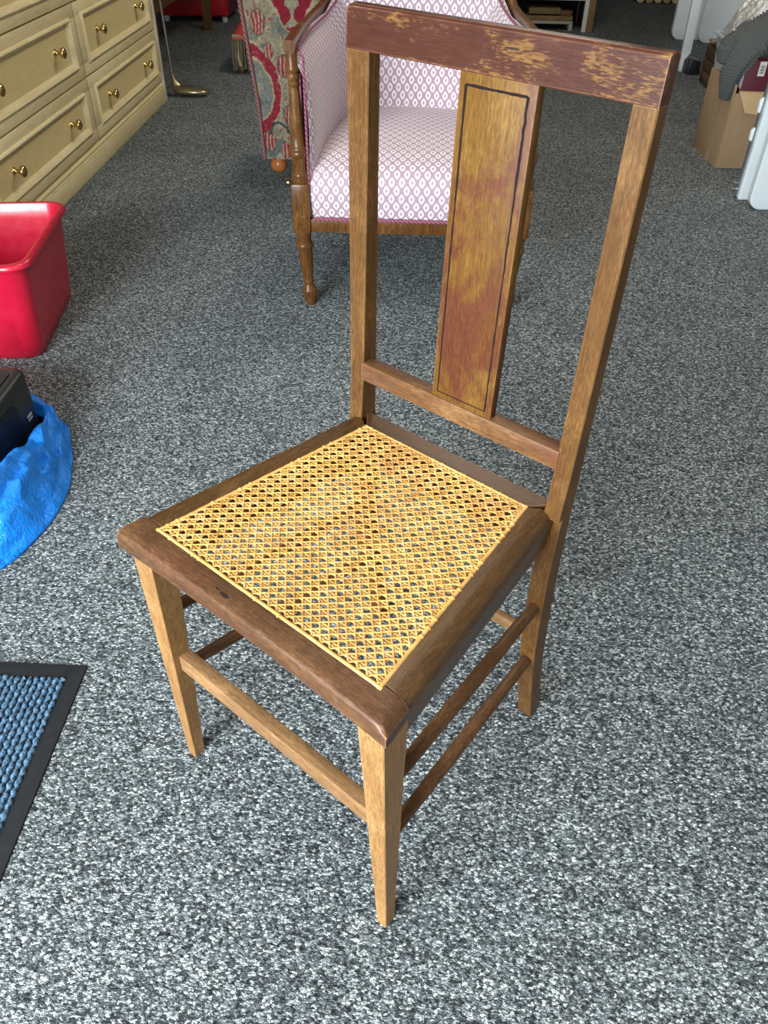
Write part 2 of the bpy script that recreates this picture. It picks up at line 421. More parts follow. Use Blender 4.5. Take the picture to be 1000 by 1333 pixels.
# lower back rail and splat
MB().hexa([(-.1445, .1432, .503), (.1455, .1432, .503), (.1455, .1632, .503), (-.1445, .1632, .503), (-.1445, .1437, .527), (.1455, .1437, .527), (.1455, .1637, .527), (-.1445, .1637, .527)], .001).build('lower_back_rail', W_lower, CH, 30)
sx0, sx1, tx0, tx1 = -.0322, .0520, -.0280, .0565
sp = MB().hexa([(sx0, .1462, .5268), (sx1, .1462, .5268), (sx1, .1580, .5268), (sx0, .1580, .5268), (tx0, .1530, .8735), (tx1, .1530, .8735), (tx1, .1650, .8735), (tx0, .1650, .8735)], .0009).build('splat', W_splat, CH, 30)
def spl(u, w, out=0.0004):               # point on the splat's front: u in metres from left, w in 0..1 height
    x = lerp(sx0, tx0, w)+u; return Vector((x, lerp(.1462, .1530, w)-out, lerp(.5268, .8735, w)))
def strip(pts_a, pts_b):
    n = len(pts_a); v = []; f = []
    for a, b in zip(pts_a, pts_b): v += [a, b, a+Vector((0, .0008, 0)), b+Vector((0, .0008, 0))]
    for k in range(n-1):
        o = 4*k; f += [(o, o+1, o+5, o+4), (o, o+4, o+6, o+2), (o+1, o+3, o+7, o+5), (o+2, o+6, o+7, o+3)]
    f += [(0, 2, 3, 1), (4*n-4, 4*n-3, 4*n-1, 4*n-2)]
    return MB().add(v, f)
WD = .0842
inl = MB()
for u, jag in ((.0078, .0), (WD-.0088, .0005)):
    A, B = [], []
    for k in range(49):
        w = lerp(.022, .967, k/48); wd = .0008+.0005*noise.noise(Vector((u*300, k*.7, 1)))+.0009*max(0, (w-.45))
        j = jag*noise.noise(Vector((3, k*.9, u)))*(2 if w > .5 else .6)
        A.append(spl(u-wd+j, w)); B.append(spl(u+wd+j, w))
    q = strip(A, B); inl.add(q.v, q.f)
for w, hw in ((.022, .0022), (.967, .0048)):
    A = [spl(lerp(.0078, WD-.0088, k/16), w-hw*(.7+.4*noise.noise(Vector((k*.6, w*9, 0))))) for k in range(17)]
    B = [spl(lerp(.0078, WD-.0088, k/16), w+hw*(.7+.4*noise.noise(Vector((k*.6, w*9, 4))))) for k in range(17)]
    q = strip(A, B); inl.add(q.v, q.f)
inl.build('stringing_line', M_inlay, sp, 0)

# --- woven cane
def cane_mat(name, seed, c0=(.40, .18, .038), c1=(.64, .345, .095), c2=(.78, .49, .18)):
    t = NT(name)
    v = t.coord((60, 60, 60)); f = t.noise(v, 1, 4, .6)
    v2 = t.coord((8, 8, 8)); g = t.noise(v2, 1, 3)
    c = t.ramp(f, [(.25, c0), (.5, c1), (.75, c2)])
    c = t.mix(t.ramp(g, [(.50, 0.0), (.70, .55)]), c, (.46, .20, .055))
    t.base(c); t.rough(.32); t.b.inputs['Specular IOR Level'].default_value = .5
    t.bump(t.noise(t.coord((900, 900, 900)), 1, 2), .12, .0005)
    return t.m
M_cane = cane_mat('cane_strands', 0)
CY0, CY1, CA, CB = -.177, .133, .165, .126
def hw(y): return CA+(CB-CA)*(y-CY0)/(CY1-CY0)
P = .0121
def zsag(x, y):
    t = max(0, 1-(x/.15)**2)*max(0, 1-((y+.022)/.155)**2); return H+.0006-.004*t
cane = MB()
def strand(pts, w, th=.0007):
    v = []; f = []
    n = len(pts)
    for i, p in enumerate(pts):
        d = (pts[min(i+1, n-1)]-pts[max(i-1, 0)]); d.z = 0; d.normalize(); s = Vector((-d.y, d.x, 0))
        v += [p+s*w, p+s*(w*.45)+Vector((0, 0, th)), p-s*(w*.45)+Vector((0, 0, th)), p-s*w, p-Vector((0, 0, th*.5))]
    for i in range(n-1):
        a = 5*i
        for j in range(5): f.append((a+j, a+(j+1) % 5, a+5+(j+1) % 5, a+5+j))
    f += [(4, 3, 2, 1, 0), tuple(range(5*n-5, 5*n))]
    cane.add(v, f)
def clipline(p, d):                       # clip p + s d to the cane trapezoid
    lo, hi = -1.0, 1.0
    for nx, ny, c in ((0, -1, -(CY0+.003)), (0, 1, CY1-.003)):
        q = nx*d[0]+ny*d[1]; e = c-(nx*p[0]+ny*p[1])
        if abs(q) < 1e-9:
            if e < 0: return None
        elif q > 0: hi = min(hi, e/q)
        else: lo = max(lo, e/q)
    k = (CA-CB)/(CY1-CY0); L = math.hypot(1, k)
    for sg in (-1, 1):
        nx, ny = sg/L, k/L; c = (CA+k*CY0)/L-.003
        q = nx*d[0]+ny*d[1]; e = c-(nx*p[0]+ny*p[1])
        if abs(q) < 1e-9:
            if e < 0: return None
        elif q > 0: hi = min(hi, e/q)
        else: lo = max(lo, e/q)
    return (lo, hi) if hi-lo > .006 else None
def run(p, d, w, z0, amp, phase, jit):
    c = clipline(p, d)
    if not c: return
    lo, hi = c; n = max(2, int((hi-lo)/(P*.5)))
    pts = []
    j1 = random.uniform(-jit, jit); j2 = random.uniform(-jit, jit)
    for k in range(n+1):
        s = lerp(lo, hi, k/n); x, y = p[0]+d[0]*s, p[1]+d[1]*s
        off = lerp(j1, j2, k/n)+.00025*noise.noise(Vector((x*90, y*90, phase*3)))
        x += -d[1]*off; y += d[0]*off
        z = zsag(x, y)+z0+amp*math.cos(2*math.pi*(s/P)+phase)
        if k in (0, n): z = min(z, H+.0004)
        pts.append(Vector((x, y, z)))
    strand(pts, w)
nx = int(.17/P)+1
for i in range(-nx, nx+1):
    for s in (-1, 1):
        run((i*P+s*.00165, 0), (0, 1), .00118, -.0006, .0004, s*1.57, .0003)
for j in range(-16, 14):
    for s in (-1, 1):
        run((0, j*P+P*.25+s*.00165), (1, 0), .00118, .0001, .0004, s*1.57+3.14, .0003)
q = math.sqrt(.5)
for k in range(-34, 35):
    # diagonals pass midway between the crossings so that eight-sided holes stay open
    o = (k+.5)*P
    run((o/2, P*.25-o/2), (q, q), .00108, .0012, .0003, 0, .0005)
    run((o/2, P*.25+o/2), (q, -q), .00104, .0009, .0004, 2, .0005)
cw = cane.build('cane_weave', M_cane, CH, 50)
cw['kind'] = 'stuff'
M_bind = cane_mat('cane_binding', 5, (.46, .22, .055), (.64, .36, .10), (.76, .50, .19))
cor = [Vector((-CA, CY0, 0)), Vector((CA, CY0, 0)), Vector((CB, CY1, 0)), Vector((-CB, CY1, 0))]
loops = MB()
for k in range(4):
    a, b = cor[k], cor[(k+1) % 4]; L = (b-a).length; n = int(L/P)
    mid = (cor[0]+cor[2])/2; inn = Vector((-(b-a).y, (b-a).x, 0)).normalized()
    rings = []
    for i in range(2*n+1):
        p = a.lerp(b, i/(2*n)); wob = .0004*noise.noise(p*120+Vector((0, 0, k)))
        hh = .0018+(.0003 if i % 2 else 0)
        rings.append([p+inn*(.0000+wob)+Vector((0, 0, H)), p+inn*(.0008+wob)+Vector((0, 0, H+hh*.85)), p+inn*(.0024+wob)+Vector((0, 0, H+hh)), p+inn*(.0040+wob)+Vector((0, 0, H+hh*.85)), p+inn*(.0048+wob)+Vector((0, 0, H-.0004))])
    MB().loft(rings).build('cane_binding', M_bind, CH, 60)
    for i in range(1, n):
        if random.random() < .55: continue
        p = a.lerp(b, (i+random.uniform(-.15, .15))/n); d = (b-a).normalized()*.0011
        loops.loft([[p+inn*x_+Vector((0, 0, z_))-d, p+inn*x_+Vector((0, 0, z_))+d, p+inn*x_+Vector((0, 0, z_-.0008))+d, p+inn*x_+Vector((0, 0, z_-.0008))-d] for x_, z_ in ((-.0008, H+.0006), (.0008, H+.0024), (.0024, H+.0029), (.004, H+.0024), (.0056, H+.0002))])
lo = loops.build('binding_stitches', M_bind, CH, 60); lo['kind'] = 'stuff'

# ------------------------------------------------------------------ chest of drawers, front face at x = -1.263
M_cream = wood('limed_cream_wood', (.70, .58, .32), (.80, .68, .40), (.84, .75, .50), 'y', .5, .8, edge=.35, rough=.40, streakmin=.9, fleck=.2, edgecol=(.78, .70, .50))
M_cream2 = wood('limed_cream_panel', (.70, .56, .27), (.76, .62, .315), (.80, .67, .37), 'y', .5, .8, edge=0, rough=.42, streakmin=.93, fleck=.2)
M_brass = plain('polished_brass', (.66, .47, .20), .18, .1, 60, metal=1)
XF = -1.263
CB_ = thing('chest_of_drawers', 'cream panelled chest of drawers with round brass knobs along the left wall', 'chest of drawers', (XF-.22, 3.335, 0))
def cbx(x0, x1, y0, y1, z0, z1, bev, name, mat, par): # world coords -> local of the chest
    ox, oy = XF-.22, 3.335
    return MB().box(x0-ox, x1-ox, y0-oy, y1-oy, z0, z1, bev).build(name, mat, par, 30)
XBk = XF-.44
cbx(XBk, XF-.026, 2.325, 4.325, .075, .80, .002, 'carcass', M_cream2, CB_)
cbx(XBk, XF+.004, 2.32, 4.326, 0, .066, .003, 'plinth', M_cream, CB_)
pm = MB()
ox, oy = XF-.22, 3.335
pm.loft([[Vector((XF+d-ox, y-oy, z)) for d, z in ((-.03, .064), (.004, .064), (.004, .0665), (-.003, .0672), (-.003, .0715), (.001, .0722), (.001, .078), (-.006, .082), (-.010, .0825), (-.012, .088), (-.03, .088))] for y in (2.32, 4.326)])
pm.build('plinth_moulding', M_cream, CB_, 50)
cbx(XBk, XF+.012, 2.30, 4.372, .80, .83, .004, 'top_board', M_cream, CB_)
cbx(XBk, XF+.004, 4.327, 4.352, .0, .80, .002, 'end_panel', plain('pale_edge_lipping', (.74, .70, .58), .45, .05, 12), CB_)
cbx(XBk, XF+.0, 2.30, 2.325, .064, .80, .002, 'end_panel', M_cream, CB_)
for (ya, yb) in ((2.329, 3.316), (3.326, 4.321)):
    for (za, zb) in ((.096, .313), (.319, .556), (.562, .79)):
        d = cbx(XF-.026, XF-.0085, ya, yb, za, zb, .0015, 'drawer', M_cream, CB_)
        # face frame round a recessed field
        fr = MB(); iy, iz = .062, .040
        for (p0, p1, q0, q1) in ((ya, yb, za, za+iz), (ya, yb, zb-iz, zb), (ya, ya+iy, za+iz, zb-iz), (yb-iy, yb, za+iz, zb-iz)):
            fr.box(XF-.0085-ox, XF-ox, p0-oy, p1-oy, q0, q1, .0008)
        fr.build('drawer_frame', M_cream, d, 30)
        # ogee moulding
        prof = [(0, -.002), (.004, .006), (.009, .0085), (.014, .006), (.018, .002), (.022, -.002), (.026, -.0075)]
        mo = MB(); rings = []
        for (t, xo) in prof:
            y0_, y1_, z0_, z1_ = ya+iy-.006+t, yb-iy+.006-t, za+iz-.006+t, zb-iz+.006-t
            rings.append([Vector((XF+xo-ox, y-oy, z)) for y, z in ((y0_, z0_), (y1_, z0_), (y1_, z1_), (y0_, z1_))])
        mo.loft(rings, cap=False).build('drawer_moulding', M_cream, d, 20)
        cbx(XF-.0086, XF-.0074, ya+iy+.014, yb-iy-.014, za+iz+.014, zb-iz-.014, 0, 'drawer_panel', M_cream2, d)
        for ky in (ya+.228, yb-.225):
            kb = MB()
            rings = []
            for (xo, r_) in ((-.0075, .013), (-.004, .0125), (-.001, .008), (.009, .0065), (.013, .010), (.018, .0165), (.024, .0185), (.029, .0165), (.033, .009), (.034, .001)):
                rings.append([Vector((XF+xo-ox, ky-oy+r_*math.cos(2*math.pi*k/18), (za+zb)/2+.003+r_*math.sin(2*math.pi*k/18))) for k in range(18)])
            kb.loft(rings).build('knob', M_brass, d, 50)

# ------------------------------------------------------------------ upholstered armchair behind
def lattice_fabric():
    t = NT('lilac_diamond_fabric'); uv = t.coord((1/.0265, 1/.0420, 1), 'UV')
    sp_ = t.n('ShaderNodeSeparateXYZ'); t.l(uv, sp_.inputs[0])
    a = t.math('ADD', sp_.outputs[0], sp_.outputs[1]); b = t.math('SUBTRACT', sp_.outputs[0], sp_.outputs[1])
    fa = t.math('ABSOLUTE', t.math('SUBTRACT', t.math('FRACT', t.math('ADD', a, 100)), .5))
    fb = t.math('ABSOLUTE', t.math('SUBTRACT', t.math('FRACT', t.math('ADD', b, 100)), .5))
    d = t.math('POWER', t.math('ADD', t.math('POWER', fa, 3), t.math('POWER', fb, 3)), 1/3)
    G = (.36, .250, .300); Wt = (.71, .655, .645)
    c = t.ramp(d, [(0, G), (.10, G), (.13, (.50, .41, .45)), (.19, (.52, .43, .47)), (.23, Wt), (.34, Wt), (.40, G), (.6, G)])
    th = t.noise(t.coord((1400, 300, 1), 'UV'), 1, 2)
    c = t.mix(1.0, c, t.ramp(th, [(.3, .86), (.7, 1.08)]), 'MULTIPLY')
    t.base(c); t.rough(.85); t.b.inputs['Specular IOR Level'].default_value = .2
    t.b.inputs['Sheen Weight'].default_value = .15
    t.bump(t.math('ADD', th, t.math('MULTIPLY', d, -1.5)), .25, .001)
    return t.m
M_lat = lattice_fabric()
def cord_mat(name, a, b, freq=160):
    t = NT(name); v = t.coord((freq, freq, freq))
    w = t.n('ShaderNodeTexWave', _wave_type='BANDS', _bands_direction='DIAGONAL', Scale=.33, Distortion=.6)
    t.l(v, w.inputs['Vector'])
    t.base(t.mix(w.outputs['Fac'], a, b)); t.rough(.8); t.bump(w.outputs['Fac'], .6, .002)
    return t.m
M_cord = cord_mat('magenta_cord', (.12, .013, .040), (.27, .095, .135))
M_armw = wood('polished_golden_wood', (.055, .021, .006), (.125, .053, .014), (.22, .105, .032), 'z', .55, .8, edge=.3, rough=.22, streakmin=.8)
AC = thing('armchair', 'armchair in lilac diamond fabric with turned wooden front posts behind the cane chair', 'armchair', (0, 2.118, 0))
for s in (-1, 1):
    mb = MB(); X = .293*s
    def cx(z): return X-s*.012*max(0, (.214-z)/.214)
    prof = [(0, .0125), (.004, .0135), (.018, .0165), (.022, .0175), (.028, .0205), (.040, .0225), (.050, .0205), (.058, .0135), (.064, .0125), (.068, .0155), (.073, .0155), (.077, .0135), (.10, .0165), (.14, .0195), (.166, .0205), (.170, .0235), (.176, .0245), (.181, .0225), (.185, .0195), (.205, .0205), (.211, .0225), (.216, .0225)]
    mb.lathe([(z, r, cx(z), 0) for z, r in prof], n=24)
    mb.hexa([(X-.0245, -.0235, .214), (X+.0245, -.0235, .214), (X+.0245, .0235, .214), (X-.0245, .0235, .214), (X-.0245, -.0235, .343), (X+.0245, -.0235, .343), (X+.0245, .0235, .343), (X-.0245, .0235, .343)], .005)
    tx = lambda z: X-s*(-.004+.0*z)
    prof = [(.340, .021), (.347, .0235), (.352, .024), (.357, .0225), (.360, .0235), (.366, .0225), (.372, .0185), (.405, .0195), (.410, .0235), (.416, .0245), (.421, .0225), (.425, .0235), (.431, .0215), (.436, .0185), (.46, .0180), (.52, .0145), (.568, .0112), (.571, .0138), (.576, .0145), (.581, .0118), (.586, .0145), (.592, .0152), (.598, .0125), (.602, .0150), (.609, .0155), (.613, .0135), (.645, .0150), (.655, .0145)]
    mb.lathe([(z, r, X-s*-.006*(z-.34)/.3, 0) for z, r in prof], n=24)
    mb.build('front_leg', M_armw, AC, 35)
    MB().loft([[(s*.235+dx, .60+dy+(.22-z)*.25, z) for dx, dy in ((-.02, -.02), (.02, -.02), (.02, .02), (-.02, .02))] for z in (0, .12, .26)]).build('back_leg', M_armw, AC, 30)
MB().box(-.272, .272, -.016, .02, .2165, .250, .002).build('front_rail', M_armw, AC, 30)
for s in (-1, 1):
    MB().hexa([(s*.282, .015, .22), (s*.262, .015, .22), (s*.225, .60, .22), (s*.25, .60, .22), (s*.282, .015, .26), (s*.262, .015, .26), (s*.225, .60, .26), (s*.25, .60, .26)], .002).build('side_rail', M_armw, AC, 30)
MB().box(-.24, .24, .59, .62, .22, .26, .002).build('back_rail', M_armw, AC, 30)
# seat: front face, rounded nose, crowned top
def seatf(u, v):
    s = u*2-1
    path = [(0, -.006, .250), (.10, -.016, .285), (.18, -.020, .325), (.23, -.015, .350), (.27, .0, .366), (.31, .025, .376), (.40, .10, .386), (.6, .26, .394), (.8, .43, .392), (1, .60, .378)]
    d = table([(p[0], p[1]) for p in path], v); z = table([(p[0], p[2]) for p in path], v)
    hwid = lerp(.268, .205, max(0, min(1, d/.6)))
    ed = max(0, (abs(s)-.80)/.20)
    crown = .012*(1-s*s)*min(1, v*2.5)
    return (hwid*s, d+ (.010*ed*ed if v < .3 else 0), z+crown-(.012*ed*ed if v > .2 else 0))
grid('seat', seatf, 40, 60, M_lat, AC)
MB().hexa([(-.262, .005, .25), (.262, .005, .25), (.20, .59, .25), (-.20, .59, .25), (-.255, .03, .36), (.255, .03, .36), (.195, .58, .36), (-.195, .58, .36)]).build('seat_base', plain('hessian_base', (.3, .27, .22), .9), AC, 0)
# inside back, slightly hollow
def backf(u, v):
    s = u*2-1; z = lerp(.34, .98, v)
    return (s*.235, .575+.10*v-.045*s*s*s*s-.02*(1-math.cos(v*3)), z)
grid('inside_back', backf, 30, 40, M_lat, AC)
MB().loft([[(x, y+.03+.10*v, z) for x, y in ((-.245, .60), (.245, .60), (.23, .64), (-.23, .64))] for z, v in ((.25, -.2), (.98, 1))]).build('outside_back', plain('mauve_back_cloth', (.42, .32, .36), .9), AC, 30)
# arms: padded inside panels
ZTOP = [(0, .640), (.2, .646), (.45, .648), (.62, .70), (.68, .80)]
XIN = [(0, .2665), (.2, .255), (.4, .235), (.55, .208), (.66, .19)]
XOUT = [(0, .292), (.2, .291), (.4, .278), (.55, .264), (.66, .25)]
for s in (-1, 1):
    def armf(u, v, s=s):
        d = lerp(-.002, .64, u); zt = table(ZTOP, d); xi = table(XIN, d); z = lerp(.30, zt, v)
        bulge = .012*math.sin(math.pi*min(1, v*1.05))
        fr = max(0, 1-u/.05); 
        x = xi-bulge+.010*fr*fr
        q_ = max(0, (v-.80)/.20); x += .034*q_*q_; z += .010*q_
        return (s*x, d, z)
    g = grid('inside_arm', armf, 30, 24, M_lat, AC)
    if s > 0: g.data.flip_normals()
    # front facing and outside cloth
    rings = []
    for d in (.0, .03, .2, .4, .55, .64):
        zt = table(ZTOP, d)-.045; a = table(XIN, d)+.014; b = table(XOUT, d)
        rings.append([Vector((s*a, d+.004, .25)), Vector((s*b, d+.004, .25)), Vector((s*b, d+.004, zt)), Vector((s*a, d+.004, zt))])
    MB().loft(rings).build('outside_arm', plain('mauve_arm_cloth', (.22, .06, .085), .9), AC, 30)
    # wooden arm
    path = [(-.302, -.016, .655), (-.301, .05, .655), (-.300, .12, .656), (-.298, .19, .656), (-.293, .27, .657), (-.287, .36, .658), (-.278, .45, .660), (-.270, .54, .664), (-.262, .62, .69), (-.250, .68, .76), (-.236, .72, .90), (-.22, .74, 1.0)]
    rings = []
    for i, p in enumerate(path):
        p = Vector(p); t0 = Vector(path[max(0, i-1)]); t1 = Vector(path[min(len(path)-1, i+1)])
        d = (t1-t0).normalized(); a = d.cross(Vector((0, 0, 1))).normalized(); b = a.cross(d)
        w, h = (.0155, .014) if i < 2 else (.0135+.002*math.sin(i), .0145)
        rr = []
        for k in range(12):
            an = 2*math.pi*k/12; cs, sn = math.cos(an), math.sin(an)
            q_ = p+a*(w*(abs(cs)**.6)*(1 if cs > 0 else -1))+b*(h*(abs(sn)**.6)*(1 if sn > 0 else -1))
            q_.x *= -s; rr.append(q_)
        rings.append(rr)
    MB().loft(rings).build('arm_rail', M_armw, AC, 45)
    # piping: up the front of the arm panel and back along its top
    pts = [Vector((s*.2705, -.006, z)) for z in (.255, .30, .36, .42, .48, .54, .60, .628)]
    pts += [Vector((s*(table(XIN, d)+.0185), d, table(ZTOP, d)+.012)) for d in (.012, .06, .12, .2, .3, .4, .5, .58)]
    MB().tube(pts, .0034, 8).build('piping', M_cord, AC)
MB().tube([(x/20*.262, -.0185, .2535) for x in range(-20, 21)], .0048, 8).build('piping', M_cord, AC)

# ------------------------------------------------------------------ tapestry chair behind it, to the left
def tapestry_color(u, v):                # u metres from the panel's middle (mirrored), v metres of height
    a = abs(u)
    n1 = noise.noise(Vector((a*26, v*26, 0))); n2 = noise.noise(Vector((a*70, v*70, 3))); n3 = noise.noise(Vector((a*15, v*15, 7)))
    n4 = noise.noise(Vector((a*40, v*34, 21)))
    aw = a+.010*n1+.004*n2; vw = v+.012*n3
    c = (.21, .175, .115)                # olive-beige ground
    if n4 > .22: c = (.26, .22, .15)
    if n1 > .20: c = (.145, .14, .105)
    if n3 > .22: c = (.095, .115, .105)  # grey-teal leaves
    if abs(n3-.22) < .03: c = (.25, .20, .13)
    if n2 > .36: c = (.16, .055, .05)
    # crimson scroll bands with pale edges
    d1 = math.hypot(aw-.150, (vw-.345)*.66)
    if .071 < d1 < .095: c = (.185, .014, .026) if n2 > -.3 else (.25, .06, .06)
    elif .064 < d1 < .101: c = (.28, .22, .14)
    elif .050 < d1 < .064: c = (.11, .125, .115) if n2 > -.1 else (.2, .17, .11)
    elif d1 < .050 and n1 > -.05: c = (.13, .145, .13)
    # crimson field running to a point, with a pale finial down its middle
    if aw < .078*(vw-.50)/.12 and vw > .50: c = (.165, .010, .020)
    if aw < .016+.010*math.sin(vw*95) and .545 < vw < .70: c = (.22, .19, .125)
    if .9 < (aw+.004)/max(.001, .078*(vw-.50)/.12) < 1.12 and vw > .50: c = (.26, .21, .13)
    # tulips
    for (tu, tv, sz) in ((.040, .425, .020), (.022, .265, .022), (.105, .180, .020), (.118, .555, .022), (.048, .150, .017), (.088, .47, .014)):
        e = math.hypot(a-tu, (v-tv)*.62)
        if e < sz: c = (.20, .022, .034) if math.sin((a-tu)*520+n1*2) > -.2 else (.29, .20, .13)
        elif e < sz*1.16: c = (.09, .085, .06)
    e = math.hypot(aw-.07, (vw-.205))
    if .028 < e < .038 and vw > .205: c = (.035, .045, .042)
    vein = abs(noise.noise(Vector((a*55, v*55, 11))))
    g = (1+.35*n2)*(.66 if vein < .05 else 1)
    return tuple(max(0, x*g*.82) for x in c)
def tapestry_mat():
    t = NT('tapestry_weave'); at = t.n('ShaderNodeVertexColor', _layer_name='weave')
    w = t.noise(t.coord((60, 60, 900)), 1, 2)
    c = t.mix(1.0, at.outputs['Color'], t.ramp(w, [(.3, .7), (.7, 1.25)]), 'MULTIPLY')
    t.base(c); t.rough(.9); t.b.inputs['Specular IOR Level'].default_value = .15; t.bump(w, .4, .0015)
    return t.m
M_tap = tapestry_mat()
def paint(o, fn):
    ca = o.data.color_attributes.new('weave', 'FLOAT_COLOR', 'POINT')
    for v, d in zip(o.data.vertices, ca.data): d.color = (*fn(v.co), 1)
TCX, TCY = -.4205, 3.05
TC = thing('tapestry_chair', 'low chair covered in red and olive tapestry behind the left arm of the armchair', 'chair', (TCX, TCY+.25, 0))
def panelf(u, v):
    z = lerp(.118, .96, v); s = u*2-1
    w = table([(.118, .128), (.30, .136), (.616, .172), (.96, .19)], z)
    e = max(0, abs(s)-.93)/.07
    return (s*w, -.25+.012*e*e, z)
o = grid('back_panel', panelf, 110, 260, M_tap, TC); paint(o, lambda p: tapestry_color(p.x, p.z))
rings = []
for z in (.118, .30, .616, .96):
    w = table([(.118, .126), (.30, .134), (.616, .170), (.96, .188)], z)
    rings.append([Vector((-w, -.245, z)), Vector((w, -.245, z)), Vector((w, -.15, z)), Vector((-w, -.15, z))])
o = MB().loft(rings).build('back_frame', M_tap, TC, 30); paint(o, lambda p: (.25, .2, .14))
def seat2(u, v):
    return None
o = MB().box(-.125, .125, -.15, .27, .125, .40, .02).build('seat', M_tap, TC, 40); paint(o, lambda p: tapestry_color(p.x, p.y+.4))
M_cord2 = cord_mat('dusky_red_cord', (.10, .018, .026), (.22, .10, .09), 130)
for s in (-1, 1):
    MB().tube([(s*table([(.118, .129), (.30, .137), (.616, .173), (.96, .191)], .118+.842*k/24), -.252, .118+.842*k/24) for k in range(25)], .0065, 8).build('piping', M_cord2, TC)
M_bun = wood('bun_foot_wood', (.20, .06, .016), (.34, .12, .034), (.42, .17, .05), 'z', edge=0, rough=.18)
for (fx, fy) in ((-.085, -.205), (.085, -.205), (-.10, .2), (.10, .2)):
    f = MB().lathe([(.062, .010), (.064, .020), (.070, .0275), (.080, .031), (.092, .031), (.104, .027), (.112, .021), (.119, .021)], fx, fy, 24).build('bun_foot', M_bun, TC, 50)
    c = MB(); c.tube([(fx+.010, fy, .064), (fx+.011, fy, .045), (fx+.014, fy, .030), (fx+.022, fy+.01, .022)], .0045, 8)
    rings = []
    for k in range(-3, 4):
        r_ = .0125*math.sqrt(max(.2, 1-(k/4)**2))
        rings.append([Vector((fx+.028+r_*math.cos(2*math.pi*i/16), fy+.012+k*.002, .0125+r_*math.sin(2*math.pi*i/16))) for i in range(16)])
    c.loft(rings)
    c.build('castor', M_brass, f, 45)

# ------------------------------------------------------------------ fringed footstool further back
FS = thing('footstool', 'fringed footstool with red and tan cover beyond the tapestry chair', 'footstool', (-.80, 5.13, 0))
o = MB()
o = grid('cushion', lambda u, v: ((u*2-1)*.225*(1-.03*(2*v-1)**4), (v*2-1)*.19*(1-.03*(2*u-1)**4), .19+.075*(1-(2*u-1)**6)*(1-(2*v-1)**6)), 40, 34, M_tap, FS)
paint(o, lambda p: (.30, .035, .03) if math.hypot((p.x+.19)*1.0, (p.y+.16)*.7) < .045 or noise.noise(p*14) > .25 else (.36, .25, .13))
o = MB().box(-.222, .222, -.187, .187, .165, .195, .004).build('band', M_tap, FS, 30); paint(o, lambda p: (.33, .22, .12) if noise.noise(p*20) > -.1 else (.3, .03, .03))
M_fringe = plain('olive_fringe', (.115, .105, .062), .9, .5, 30)
fg = MB()
for side in range(4):
    n = 70 if side % 2 == 0 else 60
    for k in range(n):
        t = -1+2*(k+.5)/n+random.uniform(-.01, .01)
        x, y = ((t*.222, -.19), (.225, t*.187), (t*.222, .19), (-.225, t*.187))[side]
        l = random.uniform(.135, .150); dx, dy = random.uniform(-.008, .008), random.uniform(-.006, .004)
        fg.tube([(x, y, .168), (x+dx*.4, y+dy, .168-l*.5), (x+dx, y+dy*1.3, .168-l)], [.0025, .004, .0035], 5)
o = fg.build('fringe', M_fringe, FS, 60); o['kind'] = 'stuff'
ta = MB()
for k in range(7):
    x = -.19+k*.063
    ta.tube([(x, -.199, .165), (x+.004, -.201, .13), (x-.003, -.203, .09), (x+.006, -.203, .045)], [.005, .004, .008, .010], 7)
o = ta.build('tassels', plain('tan_tassel', (.30, .235, .14), .9, .3, 60), FS, 60); o['kind'] = 'stuff'
for (x, y) in ((-.19, -.15), (.19, -.15), (.19, .15), (-.19, .15)):
    MB().lathe([(0, .012), (.02, .018), (.17, .02)], x, y, 12).build('leg', M_armw, FS)

# ------------------------------------------------------------------ golf club leaning by the chest
GC = thing('golf_club', 'golf club with pale bronze head standing at the far end of the cream chest', 'golf club', (-1.185, 4.44, 0))
M_shaft = plain('worn_steel_shaft', (.42, .38, .30), .3, .2, 80, metal=1)
M_head = plain('bronze_club_head', (.30, .25, .15), .25, .3, 25, metal=.8)
MB().tube([(-.062, .02, .045), (-.066, .025, .20), (-.074, .03, .42), (-.10, .04, 1.02)], [.0065, .006, .0065, .0075], 10).build('shaft', M_shaft, GC)
MB().tube([(-.098, .04, .98), (-.108, .043, 1.20)], [.0115, .0135], 10).build('grip', plain('black_rubber_grip', (.02, .02, .02), .8), GC)
hd = MB(); rings = []
for k in range(19):
    t = -math.pi/2+math.pi*k/18; x = .028+.092*math.sin(t); c_ = max(.10, math.cos(t)); n = 20
    hgt = .058-.022*(k/18)
    rings.append([Vector((x, .046*c_**.7*math.cos(2*math.pi*i/n)-.004, .002+hgt*.5+hgt*.5*c_**.5*math.sin(2*math.pi*i/n)*(1 if math.sin(2*math.pi*i/n) > 0 else .9))) for i in range(n)])
hd.loft(rings)
for v in hd.v: v.z = max(v.z, .0005)
hd.loft([[Vector((-.045+q_*.0-.016*q_+w_*(1-q_*.75)*math.cos(a_), .006+.011*q_+.024*(1-q_*.7)*math.sin(a_), .035+.075*q_)) for a_ in [2*math.pi*i/14 for i in range(14)]] for q_, w_ in ((0, .052), (.25, .034), (.5, .022), (.8, .014), (1, .012))])
hd.tube([(-.045, .008, .03), (-.058, .017, .06), (-.063, .02, .085)], [.017, .0105, .0085], 12)
hd.build('club_head', M_head, GC, 50)

